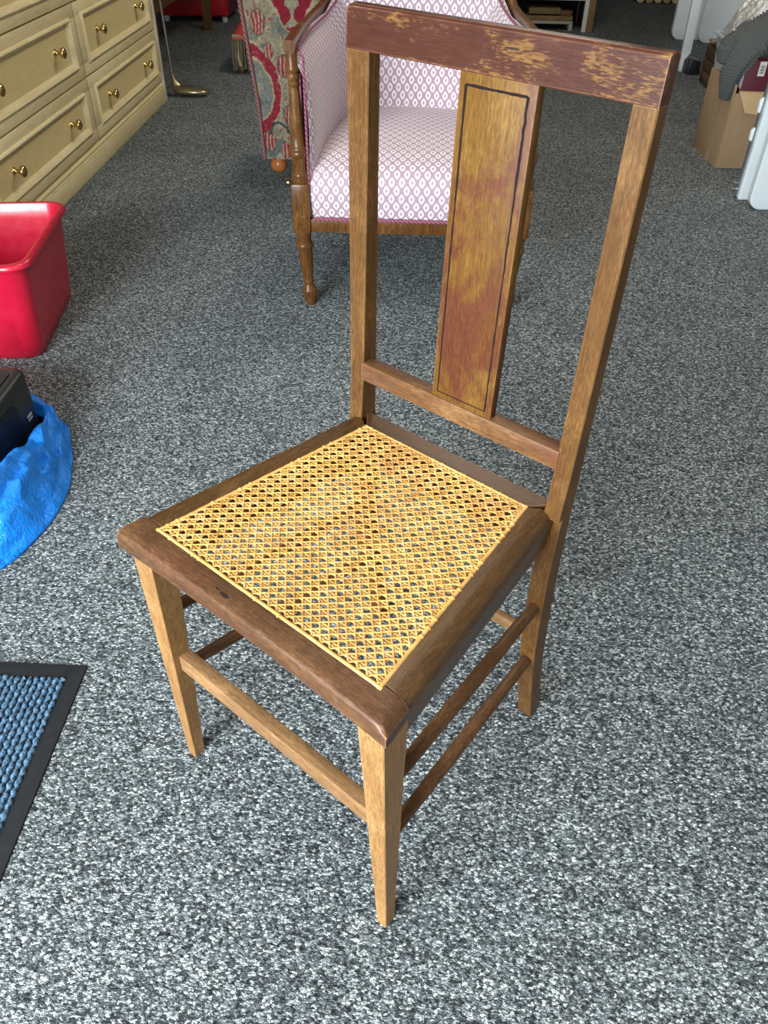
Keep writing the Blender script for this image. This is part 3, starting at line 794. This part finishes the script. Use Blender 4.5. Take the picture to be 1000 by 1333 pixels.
# ------------------------------------------------------------------ low wooden table and red tool cabinet in the far left corner
M_oak = wood('mid_oak', (.10, .050, .020), (.17, .086, .034), (.22, .12, .05), 'z', edge=.2, rough=.45)
TB = thing('low_table', 'plain brown wooden table behind the far end of the cream chest', 'table', (-1.78, 5.55, 0))
MB().box(-.40, .40, -.72, .74, .395, .42, .003).build('table_top', M_oak, TB, 30)
for (x, y) in ((.335, .685), (-.335, .685), (.335, -.66), (-.335, -.66)):
    MB().loft([chamfer(x-w, x+w, y-w, y+w, z) for z, w in ((0, .024), (.28, .030), (.395, .030))]).build('leg', M_oak, TB, 30)
for (a, b, c, d) in ((-.335, .335, .675, .695), (-.335, .335, -.67, -.65), (.325, .345, -.65, .675), (-.345, -.325, -.65, .675)):
    MB().box(a, b, c, d, .28, .395, .001).build('apron', M_oak, TB, 30)
M_redm = plain('red_painted_metal', (.42, .010, .022), .35, .1, 6)
M_plum = plain('plum_painted_metal', (.12, .012, .035), .35, .1, 6)
M_chrome = plain('chrome', (.75, .74, .72), .15, .05, 20, metal=1)
RC = thing('tool_cabinet', 'red metal cabinet on small white feet behind the low wooden table', 'cabinet', (-1.60, 6.78, 0))
MB().box(-.24, .24, -.26, .26, .035, .62, .006).build('carcass', M_redm, RC, 30)
for (za, zb) in ((.045, .23), (.24, .42), (.43, .61)):
    d = MB().box(-.23, .23, -.272, -.255, za, zb, .004).build('drawer', M_redm, RC, 30)
    MB().tube([(-.06, -.27, za+.11), (-.06, -.295, za+.11), (.06, -.295, za+.11), (.06, -.27, za+.11)], .006, 8).build('handle', M_chrome, d)
    MB().box(.235, .248, -.24, .24, za, zb, .003).build('side_panel', M_plum, RC, 30)
MB().tube([(.245, -.02, .165), (.268, -.02, .165), (.268, .10, .165), (.245, .10, .165)], .008, 8).build('handle', M_chrome, RC)
for (x, y) in ((.21, -.23), (-.21, -.23), (.21, .23), (-.21, .23)):
    MB().lathe([(0, .018), (.02, .022), (.04, .02)], x, y, 12).build('foot', plain('white_nylon_foot', (.55, .6, .65), .5), RC)

# ------------------------------------------------------------------ red plastic bin
def redp():
    t = NT('red_plastic'); v = t.coord(); f = t.noise(v, 25, 5)
    t.base(t.mix(f, (.40, .004, .022), (.46, .007, .032))); t.rough(t.ramp(f, [(.3, .24), (.7, .36)]))
    t.b.inputs['Subsurface Weight'].default_value = .0
    t.b.inputs['Coat Weight'].default_value = .15
    t.bump(t.noise(v, 160, 3), .05, .001)
    return t.m
M_redp = redp()
BN = thing('storage_bin', 'open red plastic storage bin beside the cream chest', 'bin', (-1.088, 1.935, 0), R(7.5))
BH = .262
def ring_at(z, grow, r, n=7):
    hx, hy = .128+grow, .193+grow
    return rrect(-hx, hx, -hy, hy, z, r, n)
rings = [ring_at(0, -.004, .035), ring_at(.004, .0, .037)]
for k in range(1, 9):
    t = k/8; rings.append(ring_at(lerp(.004, BH-.02, t), lerp(0, .024, t), lerp(.037, .045, t)))
rings += [ring_at(BH-.019, .027, .046), ring_at(BH-.018, .036, .052), ring_at(BH-.012, .039, .054), ring_at(BH-.004, .036, .052), ring_at(BH, .030, .048), ring_at(BH-.002, .022, .043), ring_at(BH-.012, .018, .040)]
for k in range(1, 8):
    t = k/7; rings.append(ring_at(lerp(BH-.012, .008, t), lerp(.018, -.006, t), lerp(.040, .032, t)))
b = MB().loft(rings)
# the rim dips and rises along the short ends, with a handle hollow
for v in b.v:
    if v.z > BH-.06:
        k = (v.z-(BH-.06))/.06
        v.z += k*.012*(math.cos(max(-1, min(1, v.x/.10))*math.pi)*.5-.1)*(1 if v.y > .12 else 0)
        v.z -= k*.010*math.exp(-(v.y/.09)**2)*0
b.build('body', M_redp, BN, 50)
for s in (-1, 1):
    MB().hexa([(s*.085, -.1945, .012), (s*.03, -.1945, .012), (s*.03, -.19, .012), (s*.085, -.19, .012), (s*.09, -.2155, BH-.03), (s*.03, -.2155, BH-.03), (s*.03, -.205, BH-.03), (s*.09, -.205, BH-.03)], .002).build('rib', M_redp, BN, 40)
tag(MB().lathe([(0, .012), (.004, .014), (.030, .014), (.034, .009), (.046, .009), (.05, .0)], 0, 0, 14).build('small_canister', plain('silver_tin', (.7, .7, .7), .2, .1, 50, metal=1), None, 50), 'small shiny silver canister lying inside the red bin', 'canister')
cn = bpy.data.objects['small_canister']; cn.location = (-1.055, 1.88, .009)

# ------------------------------------------------------------------ black appliance in a blue bag
M_blk = plain('black_textured_plastic', (.010, .011, .012), .38, .2, 80, bump=.1, bscale=500)
M_blk2 = plain('black_gloss_plastic', (.006, .007, .009), .4, .2, 80, spec=.25)
BX = thing('appliance', 'black plastic appliance with rounded corners inside the blue bag', 'appliance', (-.945, 1.30, .003))
rings = []
for z, g, r in ((0, -.004, .03), (.01, 0, .03), (.145, 0, .03), (.152, -.003, .028), (.155, -.010, .024), (.1555, -.02, .02)):
    rings.append(rrect(-.13-g, .13+g, -.155-g, .155+g, z, r, 6))
MB().loft(rings).build('housing', M_blk, BX, 45)
MB().loft([rrect(-.107, .107, -.132, .132, z, .018, 5) for z in (.1545, .158)]).build('lid', M_blk2, BX, 45)
# recessed side panel with rounded outline on the right flank
rr = [Vector((.1305, p.x, p.y)) for p in rrect(-.13, .06, .012, .125, 0, .02, 5)]
rr2 = [p+Vector((.0018, 0, 0)) for p in rr]
MB().loft([rr, rr2]).build('side_panel', M_blk2, BX, 45)
tx = MB()
for k in range(4):
    tx.box(.1302, .1312, .092+k*.0055, .0962+k*.0055, .062, .067, 0)
for k in range(3):
    tx.box(.1302, .1312, .093+k*.007, .0985+k*.007, .054, .057, 0)
tx.build('white_marking', plain('white_print', (.55, .56, .58), .5), BX, 0)

def blue_mat():
    t = NT('blue_woven_plastic'); v = t.coord()
    f = t.noise(v, 18, 5)
    w = t.n('ShaderNodeTexChecker', Scale=260.0); t.l(v, w.inputs['Vector'])
    t.base(t.mix(f, (.002, .175, .74), (.006, .28, .90))); t.rough(t.ramp(f, [(.3, .16), (.7, .34)]))
    cr = t.n('ShaderNodeTexVoronoi', _feature='DISTANCE_TO_EDGE', Scale=11.0); t.l(v, cr.inputs['Vector'])
    fine = t.noise(v, 75, 4, .6, 1.2)
    h = t.math('ADD', t.math('MULTIPLY', t.ramp(cr.outputs['Distance'], [(0, 0.0), (.12, 1.0)]), .6), t.math('MULTIPLY', fine, 1.0))
    t.bump(h, .75, .006)
    return t.m
M_blue = blue_mat()
BG = thing('carrier_bag', 'crumpled blue plastic bag slumped open around the black appliance', 'bag', (-.945, 1.30, 0))
def outer(th):
    # footprint of the slumped bag round the appliance, fitted to the floor outline
    d = (math.degrees(th)+180) % 360-180
    r = table([(-180, .27), (-140, .36), (-110, .41), (-75, .405), (-55, .374), (-45.8, .350), (-34.7, .316), (-20, .276), (-4.6, .246), (15, .230), (37.5, .238), (57.6, .243), (80, .287), (110, .30), (140, .29), (180, .27)], d)
    return Vector((r*math.cos(th), r*math.sin(th), 0))
def inner(th):
    c, s = math.cos(th), math.sin(th)
    k = max(abs(c)/.137, abs(s)/.163)
    return Vector((c/k, s/k, 0))
NT_, NR = 44, 9
rb = random.Random(11)
jit = [[(rb.uniform(-.38, .38), rb.uniform(-.32, .32), rb.uniform(-1, 1)) for i in range(NT_)] for j in range(NR+1)]
def bagf(i, j):
    ii, jj = int(i) % NT_, int(j)
    ja, jb, jc = jit[jj][ii] if 0 < jj < NR else (0, 0, 0)
    th = 2*math.pi*(i+ja)/NT_; o, n_ = outer(th), inner(th)
    t = min(1, max(0, (j+jb)/NR)) if jj not in (0, NR) else j/NR
    sh = .5+.5*math.cos(th-R(-80))       # the near side stands taller
    hmax = .042+.100*sh**1.6+.024*noise.noise(Vector((math.cos(th)*2.6, math.sin(th)*2.6, 2)))
    if t < .16:
        q = t/.16; r = lerp(.08, .30, q); z = lerp(hmax*.4, hmax, q)
    else:
        q = (t-.16)/.84
        r = .30+.70*q
        z = hmax*(1-q**1.35)+.020*jc*math.sin(math.pi*q)
    p = n_.lerp(o, r)
    p += o.normalized()*(.010*noise.noise(Vector((math.cos(th)*3, math.sin(th)*3, 9))))*t
    p.z = max(.002, z) if jj < NR else .001
    return p
v = [bagf(i, j) for j in range(NR+1) for i in range(NT_)]
f = []
for j in range(NR):
    for i in range(NT_):
        a_, b_, c_, d_ = j*NT_+i, j*NT_+(i+1) % NT_, (j+1)*NT_+(i+1) % NT_, (j+1)*NT_+i
        f += [(a_, b_, c_), (a_, c_, d_)] if (i+j) % 2 else [(a_, b_, d_), (b_, c_, d_)]
bo = link('bag_body', v, f, M_blue, BG, 0)
sb = bo.modifiers.new('soften', 'SUBSURF'); sb.levels = sb.render_levels = 2; sb.subdivision_type = 'CATMULL_CLARK'
# creases keep the folds sharp
ca = bo.data.attributes.new('crease_edge', 'FLOAT', 'EDGE')
for k_, d_ in enumerate(ca.data): d_.value = rb.choice((0.0, .35, .7))
for p_ in bo.data.polygons: p_.use_smooth = True
so = bo.modifiers.new('thick', 'SOLIDIFY'); so.thickness = .001; so.offset = 1
# webbing handle lying on the near side
hp = []
for k in range(13):
    th = lerp(R(-118), R(-47), k/12); j = 4
    p = bagf(round(th/(2*math.pi)*NT_), j); p.z += .005; hp.append(p)
MB().tube(hp, .010, 6, flat=(1, .12)).build('handle', plain('blue_violet_webbing', (.10, .16, .48), .6, .3, 300), BG, 40)

# ------------------------------------------------------------------ door mat
DM = thing('door_mat', 'blue ribbed door mat with black rubber border at the left edge', 'mat', (-.85, .49, 0))
M_rub = plain('black_rubber', (.011, .012, .013), .7, .35, 60, bump=.2, bscale=120, spec=.25)
ring = lambda hx, hy, z: rrect(-hx, hx, -hy, hy, z, .004, 2)
MB().loft([ring(.35, .2985, 0), ring(.349, .2975, .0025), ring(.345, .2935, .0035), ring(.326, .2735, .0042)]).build('rubber_border', M_rub, DM, 30)
def pile_mat():
    t = NT('blue_mat_pile'); v = t.coord()
    f = t.noise(v, 260, 3, .6); g = t.noise(v, 70, 3)
    t.base(t.mix(t.ramp(f, [(.35, 0.0), (.65, 1.0)]), (.020, .050, .090), (.115, .215, .33)))
    t.rough(.9); t.b.inputs['Specular IOR Level'].default_value = .2; t.bump(f, .6, .003)
    return t.m
pl = MB(); pitch_ = .0102
nrib = int(.652/pitch_)
for k in range(nrib):
    x = .320-k*pitch_
    if x < -.01:                          # outside the frame: plain ribs
        pl.tube([(x, -.265, .0045), (x, .268, .0045)], .0042, 5, flat=(1, .8)); continue
    pts = []; rad = []
    n = 150
    for i in range(n+1):
        y = lerp(-.268, .2685-random.uniform(0, .003)*(i == n), i/n)
        nz = noise.noise(Vector((k*3.3, i*.9, 0)))
        pts.append((x+.0012*math.sin(i*1.9+k)+.0006*nz, y, .0050+.0009*nz)); rad.append(.0037+.0011*math.sin(i*1.35+k*2.1)+.0005*nz)
    pl.tube(pts, rad, 6, flat=(1, .9))
o = pl.build('ribbed_pile', pile_mat(), DM, 60); o['kind'] = 'stuff'

# ------------------------------------------------------------------ right side: folding tables, box, jumper, bin, crate
M_wht = plain('white_moulded_plastic', (.70, .76, .79), .45, .04, 12, bump=.06, bscale=220)
M_grm = plain('grey_steel_frame', (.30, .33, .34), .35, .1, 40, metal=.7)
def leaf(x0, x1, z0, z1, y0, y1, r, n=6):   # upright slab with rounded corners, faces along y
    a = [Vector((p.x, y0, p.y)) for p in rrect(x0+.004, x1-.004, z0+.004, z1-.004, 0, r, n)]
    b = [Vector((p.x, y0+.004, p.y)) for p in rrect(x0, x1, z0, z1, 0, r, n)]
    c = [Vector((p.x, y1-.004, p.y)) for p in rrect(x0, x1, z0, z1, 0, r, n)]
    d = [Vector((p.x, y1, p.y)) for p in rrect(x0+.004, x1-.004, z0+.004, z1-.004, 0, r, n)]
    return MB().loft([a, b, c, d])
FT = thing('folding_table', 'white plastic folding table folded in half and stood on edge, nearest on the right', 'folding table', (1.25, 3.06, 0))
leaf(.000, .62, 0, .92, -.062, -.022, .045).build('table_leaf', M_wht, FT, 40)
leaf(-.004, .62, 0, .92, .040, .066, .006).build('table_leaf', M_wht, FT, 40)
MB().box(-.008, .60, .066, .088, .004, .90, .002).build('side_rail', M_grm, FT, 30)
for z in (.030, .052):
    MB().tube([(-.008, .075, z), (-.030, .074, z+.001), (-.036, .066, z)], .0022, 6).build('hinge_pin', M_chrome, FT)
for (z, h) in ((.205, .045), (.300, .05)):
    MB().hexa([(-.018, .068, z), (-.006, .068, z-.004), (-.006, .084, z-.004), (-.018, .084, z), (-.018, .068, z+h-.012), (-.006, .068, z+h), (-.006, .084, z+h), (-.018, .084, z+h-.012)], .003).build('latch', M_wht, FT, 30)
for z in (.15, .45, .75):
    MB().box(.05, .57, -.022, .040, z, z+.022, .003).build('cross_brace', M_grm, FT, 30)
# two more tables in the far corner and a plank in front of them
for (x0, y, nm) in ((1.742, 6.31, 'grey-shaded white folding table leaf standing furthest back on the right'), (1.897, 6.22, 'bright white folding table leaf standing in front of the furthest one on the right')):
    T = thing('folding_table', nm, 'folding table', (x0, y, 0))
    leaf(0, .62, .0, .95, -.022, .022, .055).build('table_leaf', M_wht, T, 40)
    MB().box(.05, .57, .022, .042, .10, .13, .002).build('cross_brace', M_grm, T, 30)
    MB().box(.05, .57, .022, .042, .80, .83, .002).build('cross_brace', M_grm, T, 30)
PK = MB().hexa([(1.556, 5.30, 0), (1.574, 5.30, 0), (1.574, 5.325, 0), (1.556, 5.325, 0), (1.553, 5.30, .06), (1.574, 5.30, .06), (1.574, 5.325, .06), (1.553, 5.325, .06)], .001)
PK.hexa([(1.553, 5.30, .06), (1.574, 5.30, .06), (1.574, 5.325, .06), (1.553, 5.325, .06), (1.550, 5.30, .10), (1.602, 5.30, .10), (1.602, 5.325, .10), (1.550, 5.325, .10)])
PK.hexa([(1.550, 5.30, .10), (1.602, 5.30, .10), (1.602, 5.325, .10), (1.550, 5.325, .10), (1.535, 5.31, .95), (1.585, 5.31, .95), (1.585, 5.335, .95), (1.535, 5.335, .95)], .001)
tag(PK.build('plank', M_wht, None, 30), 'narrow white upright plank with tapered foot in front of the far tables', 'plank')
tag(MB().hexa([(1.577, 5.21, 0), (1.655, 5.21, 0), (1.655, 5.30, 0), (1.577, 5.30, 0), (1.583, 5.215, .085), (1.648, 5.215, .072), (1.648, 5.296, .072), (1.583, 5.296, .085)], .008).build('rubber_block', M_blk, None, 40), 'small black block on the carpet at the foot of the white plank', 'block')

# cardboard box
def card():
    t = NT('corrugated_cardboard'); v = t.coord()
    f = t.noise(v, 7, 4); s_ = t.noise(t.coord((260, 260, 4)), 1, 2)
    c = t.mix(f, (.27, .175, .095), (.36, .245, .140))
    t.base(t.mix(1.0, c, t.ramp(s_, [(.3, .92), (.7, 1.06)]), 'MULTIPLY')); t.rough(.8); t.b.inputs['Specular IOR Level'].default_value = .25
    t.bump(s_, .12, .001)
    return t.m
M_card = card(); M_cardin = plain('pale_cardboard_inside', (.46, .32, .17), .85, .1, 20)
CX = thing('cardboard_box', 'open brown cardboard box with torn flap beside the nearest folding table', 'box', (1.262, 3.484, 0), R(2))
bw, bd, bh, th_ = .36, .315, .312, .004
MB().box(0, th_, 0, bd, 0, bh, .001).build('side_wall', M_card, CX, 30)
MB().box(bw-th_, bw, 0, bd, 0, bh, .001).build('side_wall', M_card, CX, 30)
MB().box(th_, bw-th_, 0, th_, 0, bh-.03, .001).build('front_wall', M_card, CX, 30)
MB().box(th_, bw-th_, bd-th_, bd, 0, bh, .001).build('back_wall', M_card, CX, 30)
MB().box(th_, bw-th_, th_, bd-th_, .001, .006).build('base', M_card, CX, 0)
MB().hexa([(.016, -.004, .285), (.145, -.004, .280), (.145, .001, .280), (.016, .001, .285), (.016, -.001, .292), (.145, -.001, .290), (.145, .003, .290), (.016, .003, .292)]).build('flap_fold', M_card, CX, 20)
MB().hexa([(.045, -.042, .222), (.120, -.040, .212), (.120, -.036, .212), (.045, -.038, .222), (.016, -.004, .290), (.135, -.004, .286), (.135, 0, .286), (.016, 0, .290)], .001).build('front_flap', M_cardin, CX, 20)
MB().box(-.001, .0002, .09, .135, .0, .312).build('parcel_tape', plain('glossy_tape', (.33, .23, .14), .25), CX, 0)

# burgundy carton inside the box
BC = thing('carton', 'dark burgundy carton with white label inside the cardboard box', 'box', (1.285, 3.505, .006))
MB().box(0, .30, 0, .22, 0, .389, .003).build('carton_body', plain('burgundy_card', (.085, .006, .016), .45, .15, 20), BC, 30)
lb = MB().box(.052, .078, -.0015, .0002, .335, .385).build('white_label', plain('label_paper', (.62, .60, .58), .6), BC, 0)
bc = MB()
for k in range(9):
    z = .345+k*.0034; bc.box(.057, .073, -.0022, -.0012, z, z+(.0012 if k % 3 else .0021))
bc.build('barcode', plain('black_ink', (.03, .03, .03), .6), lb, 0)
MB().box(-.001, .0006, -.001, .05, .29, .36).build('edge_label', plain('label_paper_side', (.6, .6, .6), .6), BC, 0)

# plastic tub of crumpled silver wrapping behind the box
TU = thing('plastic_tub', 'pale grey plastic tub standing behind the cardboard box', 'tub', (1.62, 4.12, 0))
rings = []
for z, g in ((0, 0), (.005, .004), (.30, .035), (.355, .042), (.36, .052), (.37, .052), (.37, .040), (.30, .028), (.01, -.004)):
    rings.append(rrect(-.19-g, .19+g, -.13-g, .13+g, z, .05, 6))
MB().loft(rings).build('tub_body', plain('grey_polythene', (.42, .46, .50), .4, .05, 10), TU, 45)
def silver():
    t = NT('crumpled_silver_wrap'); v = t.coord(); f = t.noise(v, 22, 5, .6, 1.0)
    t.base(t.mix(f, (.55, .54, .52), (.80, .79, .77))); t.b.inputs['Metallic'].default_value = .55; t.rough(t.ramp(f, [(.3, .18), (.7, .38)]))
    t.bump(t.noise(v, 30, 6, .6, 2.0), .8, .012); return t.m
def crum(u, v):
    a = (u*2-1)*.215; b = (v*2-1)*.155
    e = (1-(2*u-1)**4)*(1-(2*v-1)**4)
    z = .362+.16*e**.6+.05*noise.turbulence(Vector((a*9, b*9, 1)), 4, False)*e
    q = noise.noise(Vector((a*16, b*16, 5))); z += .03*(1-min(1, abs(q)*4))*e
    return (a+.012*noise.noise(Vector((a*20, b*20, 8))), b, z)
o = grid('silver_wrapping', crum, 70, 50, silver(), None, smooth=30); o.location = (1.62, 4.12, 0)
tag(o, 'crumpled silver plastic wrapping heaped in the grey tub', 'wrapping')

# grey ribbed jumper thrown over the box
def knit():
    t = NT('grey_knit'); v = t.coord((1, 1, 1))
    f = t.noise(v, 320, 2); g = t.noise(v, 20, 3)
    t.base(t.mix(f, (.045, .050, .050), (.105, .112, .110))); t.rough(.95); t.b.inputs['Specular IOR Level'].default_value = .1
    t.bump(f, .5, .002); return t.m
M_knit = knit()
JP = thing('jumper', 'dark grey ribbed knitted jumper hanging over the corner of the cardboard box', 'jumper', (1.30, 3.62, 0))
def ribbed(path, w, h, ribs, name, seg=None):
    """soft flattened sleeve along a path with knit ribs running round it"""
    path = [Vector(p) for p in path]; n = seg or ribs*4
    rings = []
    for k in range(n+1):
        t = k/n*(len(path)-1); i = min(int(t), len(path)-2); q = t-i
        p0, p1, p2, p3 = path[max(i-1, 0)], path[i], path[i+1], path[min(i+2, len(path)-1)]
        p = .5*((2*p1)+(p2-p0)*q+(2*p0-5*p1+4*p2-p3)*q*q+(3*p1-p0-3*p2+p3)*q**3)
        d = (p2-p1).normalized(); a = d.cross(Vector((-.5, -.6, .6))).normalized(); b = a.cross(d)
        s = k/n; ww = table(w, s); hh = table(h, s)
        rb = 1+.075*math.cos(2*math.pi*ribs*s)
        ends = min(1, math.sqrt(max(.0, 1-(max(0, .03-s)/.03)**2))+.15)
        ring = []
        for m_ in range(22):
            an = 2*math.pi*m_/22
            e = 1+.34*noise.noise(Vector((math.cos(an)*1.6+len(name)*3, math.sin(an)*1.6+path[0].x*20, s*4.5)))
            ring.append(p+a*(ww*ends*e*rb*math.cos(an))+b*(hh*ends*e*rb*math.sin(an)))
        rings.append(ring)
    return MB().loft(rings).build(name, M_knit, JP, 70)
ribbed([(-.062, -.10, .250), (-.060, -.10, .29), (-.048, -.09, .358), (.0, -.07, .442), (.08, -.05, .485), (.18, -.03, .535), (.30, 0, .59)], [(0, .019), (.12, .027), (.3, .046), (.5, .066), (1, .10)], [(0, .009), (.4, .013), (1, .018)], 46, 'sleeve')
ribbed([(-.062, .0, .355), (-.045, .01, .395), (.0, .02, .435), (.06, .03, .465), (.16, .05, .50), (.28, .06, .54)], [(0, .034), (.3, .070), (1, .10)], [(0, .011), (1, .018)], 36, 'body_fold')
ribbed([(.05, -.125, .435), (.10, -.115, .462), (.18, -.11, .497), (.28, -.09, .545)], [(0, .026), (.4, .060), (1, .10)], [(0, .011), (1, .018)], 30, 'body_fold')

# rustic crate beyond the box
M_crate = wood('dark_rustic_planks', (.050, .028, .014), (.11, .062, .032), (.17, .10, .055), 'y', edge=.4, rough=.7)
CR_ = thing('wooden_crate', 'rough dark brown wooden crate between the cardboard box and the white plank', 'crate', (1.602, 4.77, 0), R(-2))
for k in range(3):
    z = .004+k*.062
    MB().box(0, .014, .0, .30, z, z+.056, .002).build('slat', M_crate, CR_, 30)
    MB().box(.014, .24, .0, .014, z, z+.056, .002).build('slat', M_crate, CR_, 30)
    MB().box(.014, .24, .286, .30, z, z+.056, .002).build('slat', M_crate, CR_, 30)
    MB().box(.24, .254, .0, .30, z, z+.056, .002).build('slat', M_crate, CR_, 30)
for (x, y) in ((.014, .014), (.014, .264), (.218, .014), (.218, .264)):
    MB().box(x, x+.022, y, y+.022, 0, .20, .002).build('corner_post', M_crate, CR_, 30)
M_pale = wood('pale_offcut', (.22, .15, .08), (.32, .22, .12), (.4, .3, .18), 'y', edge=.2, rough=.7)
for k in range(3):
    MB().box(.002, .252, .008+k*.098, .098+k*.098, .200, .212, .002).build('lid_board', M_pale if k == 2 else M_crate, CR_, 30)

# ------------------------------------------------------------------ shelf unit at the top of the picture, wood inside, kindling far back
M_whp = plain('white_painted_wood', (.68, .69, .68), .45, .05, 10)
M_dk = plain('dark_interior', (.030, .026, .022), .8, .2, 10)
SH = thing('shelf_unit', 'white fronted open shelf unit with brown end board at the far side of the room', 'shelf', (.72, 6.48, 0))
MB().box(.436, .466, 0, .022, 0, .80, .002).build('front_post', M_whp, SH, 30)
MB().box(-.45, -.42, 0, .022, 0, .80, .002).build('front_post', M_whp, SH, 30)
MB().box(-.42, .436, .002, .02, .188, .215, .002).build('shelf_rail', M_whp, SH, 30)
MB().box(-.42, .436, .002, .02, .77, .80, .002).build('shelf_rail', M_whp, SH, 30)
MB().box(-.44, .455, .022, .40, .19, .21, .001).build('shelf_board', M_dk, SH, 30)
MB().box(-.44, .455, .022, .40, .78, .80, .001).build('top_board', M_whp, SH, 30)
MB().box(-.44, .455, .40, .412, 0, .80).build('back_board', M_dk, SH, 0)
MB().box(-.452, -.44, .022, .41, 0, .80).build('end_board', M_oak, SH, 0)
MB().box(.4665, .512, -.006, .41, 0, .80, .002).build('end_board', wood('tan_end_board', (.19, .115, .055), (.26, .165, .08), (.32, .21, .11), 'z', edge=.2, rough=.6), SH, 30)
# boards stacked in the bottom of the unit
M_pl = wood('tan_planks', (.17, .115, .058), (.25, .17, .085), (.31, .22, .12), 'x', edge=.2, rough=.7)
wn = [('wide tan board on top of the stack inside the far shelf unit', .78, 1.00, 6.53, 6.78, .098, .135, M_pl),
      ('short brown board on the right of the stack inside the far shelf unit', 1.002, 1.085, 6.53, 6.80, .088, .120, M_oak),
      ('long tan board under the others inside the far shelf unit', .76, 1.09, 6.52, 6.78, .058, .0875, M_pl)]
for lab, x0, x1, y0, y1, z0, z1, mt in wn:
    o = MB().box(x0-(x0+x1)/2, x1-(x0+x1)/2, y0-(y0+y1)/2, y1-(y0+y1)/2, 0, z1-z0, .002).build('board', mt, None, 30)
    o.location = ((x0+x1)/2, (y0+y1)/2, z0); tag(o, lab, 'board', 'boards in the shelf unit')
FR_ = thing('wooden_stand', 'pale open wooden stand under the boards inside the far shelf unit', 'stand', (.925, 6.64, 0))
M_pf = plain('grey_painted_frame', (.36, .34, .29), .6, .15, 20)
MB().box(-.17, .17, -.12, .12, .040, .0575, .002).build('frame_top', M_pf, FR_, 30)
for x in (-.17, .145):
    MB().box(x, x+.025, -.12, .12, 0, .040, .002).build('frame_leg', M_pf, FR_, 30)
# kindling
M_kin = [plain('pale_split_wood', (.50, .38, .24), .8, .25, 30), plain('tan_split_wood', (.38, .24, .13), .8, .25, 30)]
names = ['leftmost pale split log', 'second split log from the left', 'middle split log', 'second split log from the right', 'rightmost split log']
for k in range(5):
    rings = []
    for y in (0, .08, .16, .24):
        r_ = .034+.004*noise.noise(Vector((k, y*9, 0)))
        rings.append([Vector((r_*math.cos(a)*(1+.25*noise.noise(Vector((k*2, a, 0)))), y-.12, .034+.032*math.sin(a)*(1+.2*noise.noise(Vector((k*2, a, 4)))))) for a in [2*math.pi*i/9 for i in range(9)]])
    b = MB().loft(rings)
    for v in b.v: v.z = max(0, v.z)
    o = b.build('split_log', M_kin[k % 2], None, 30); o.location = (1.855+k*.074, 7.98, 0)
    tag(o, names[k]+' on the floor against the far wall at the top', 'log', 'split logs by the far wall')
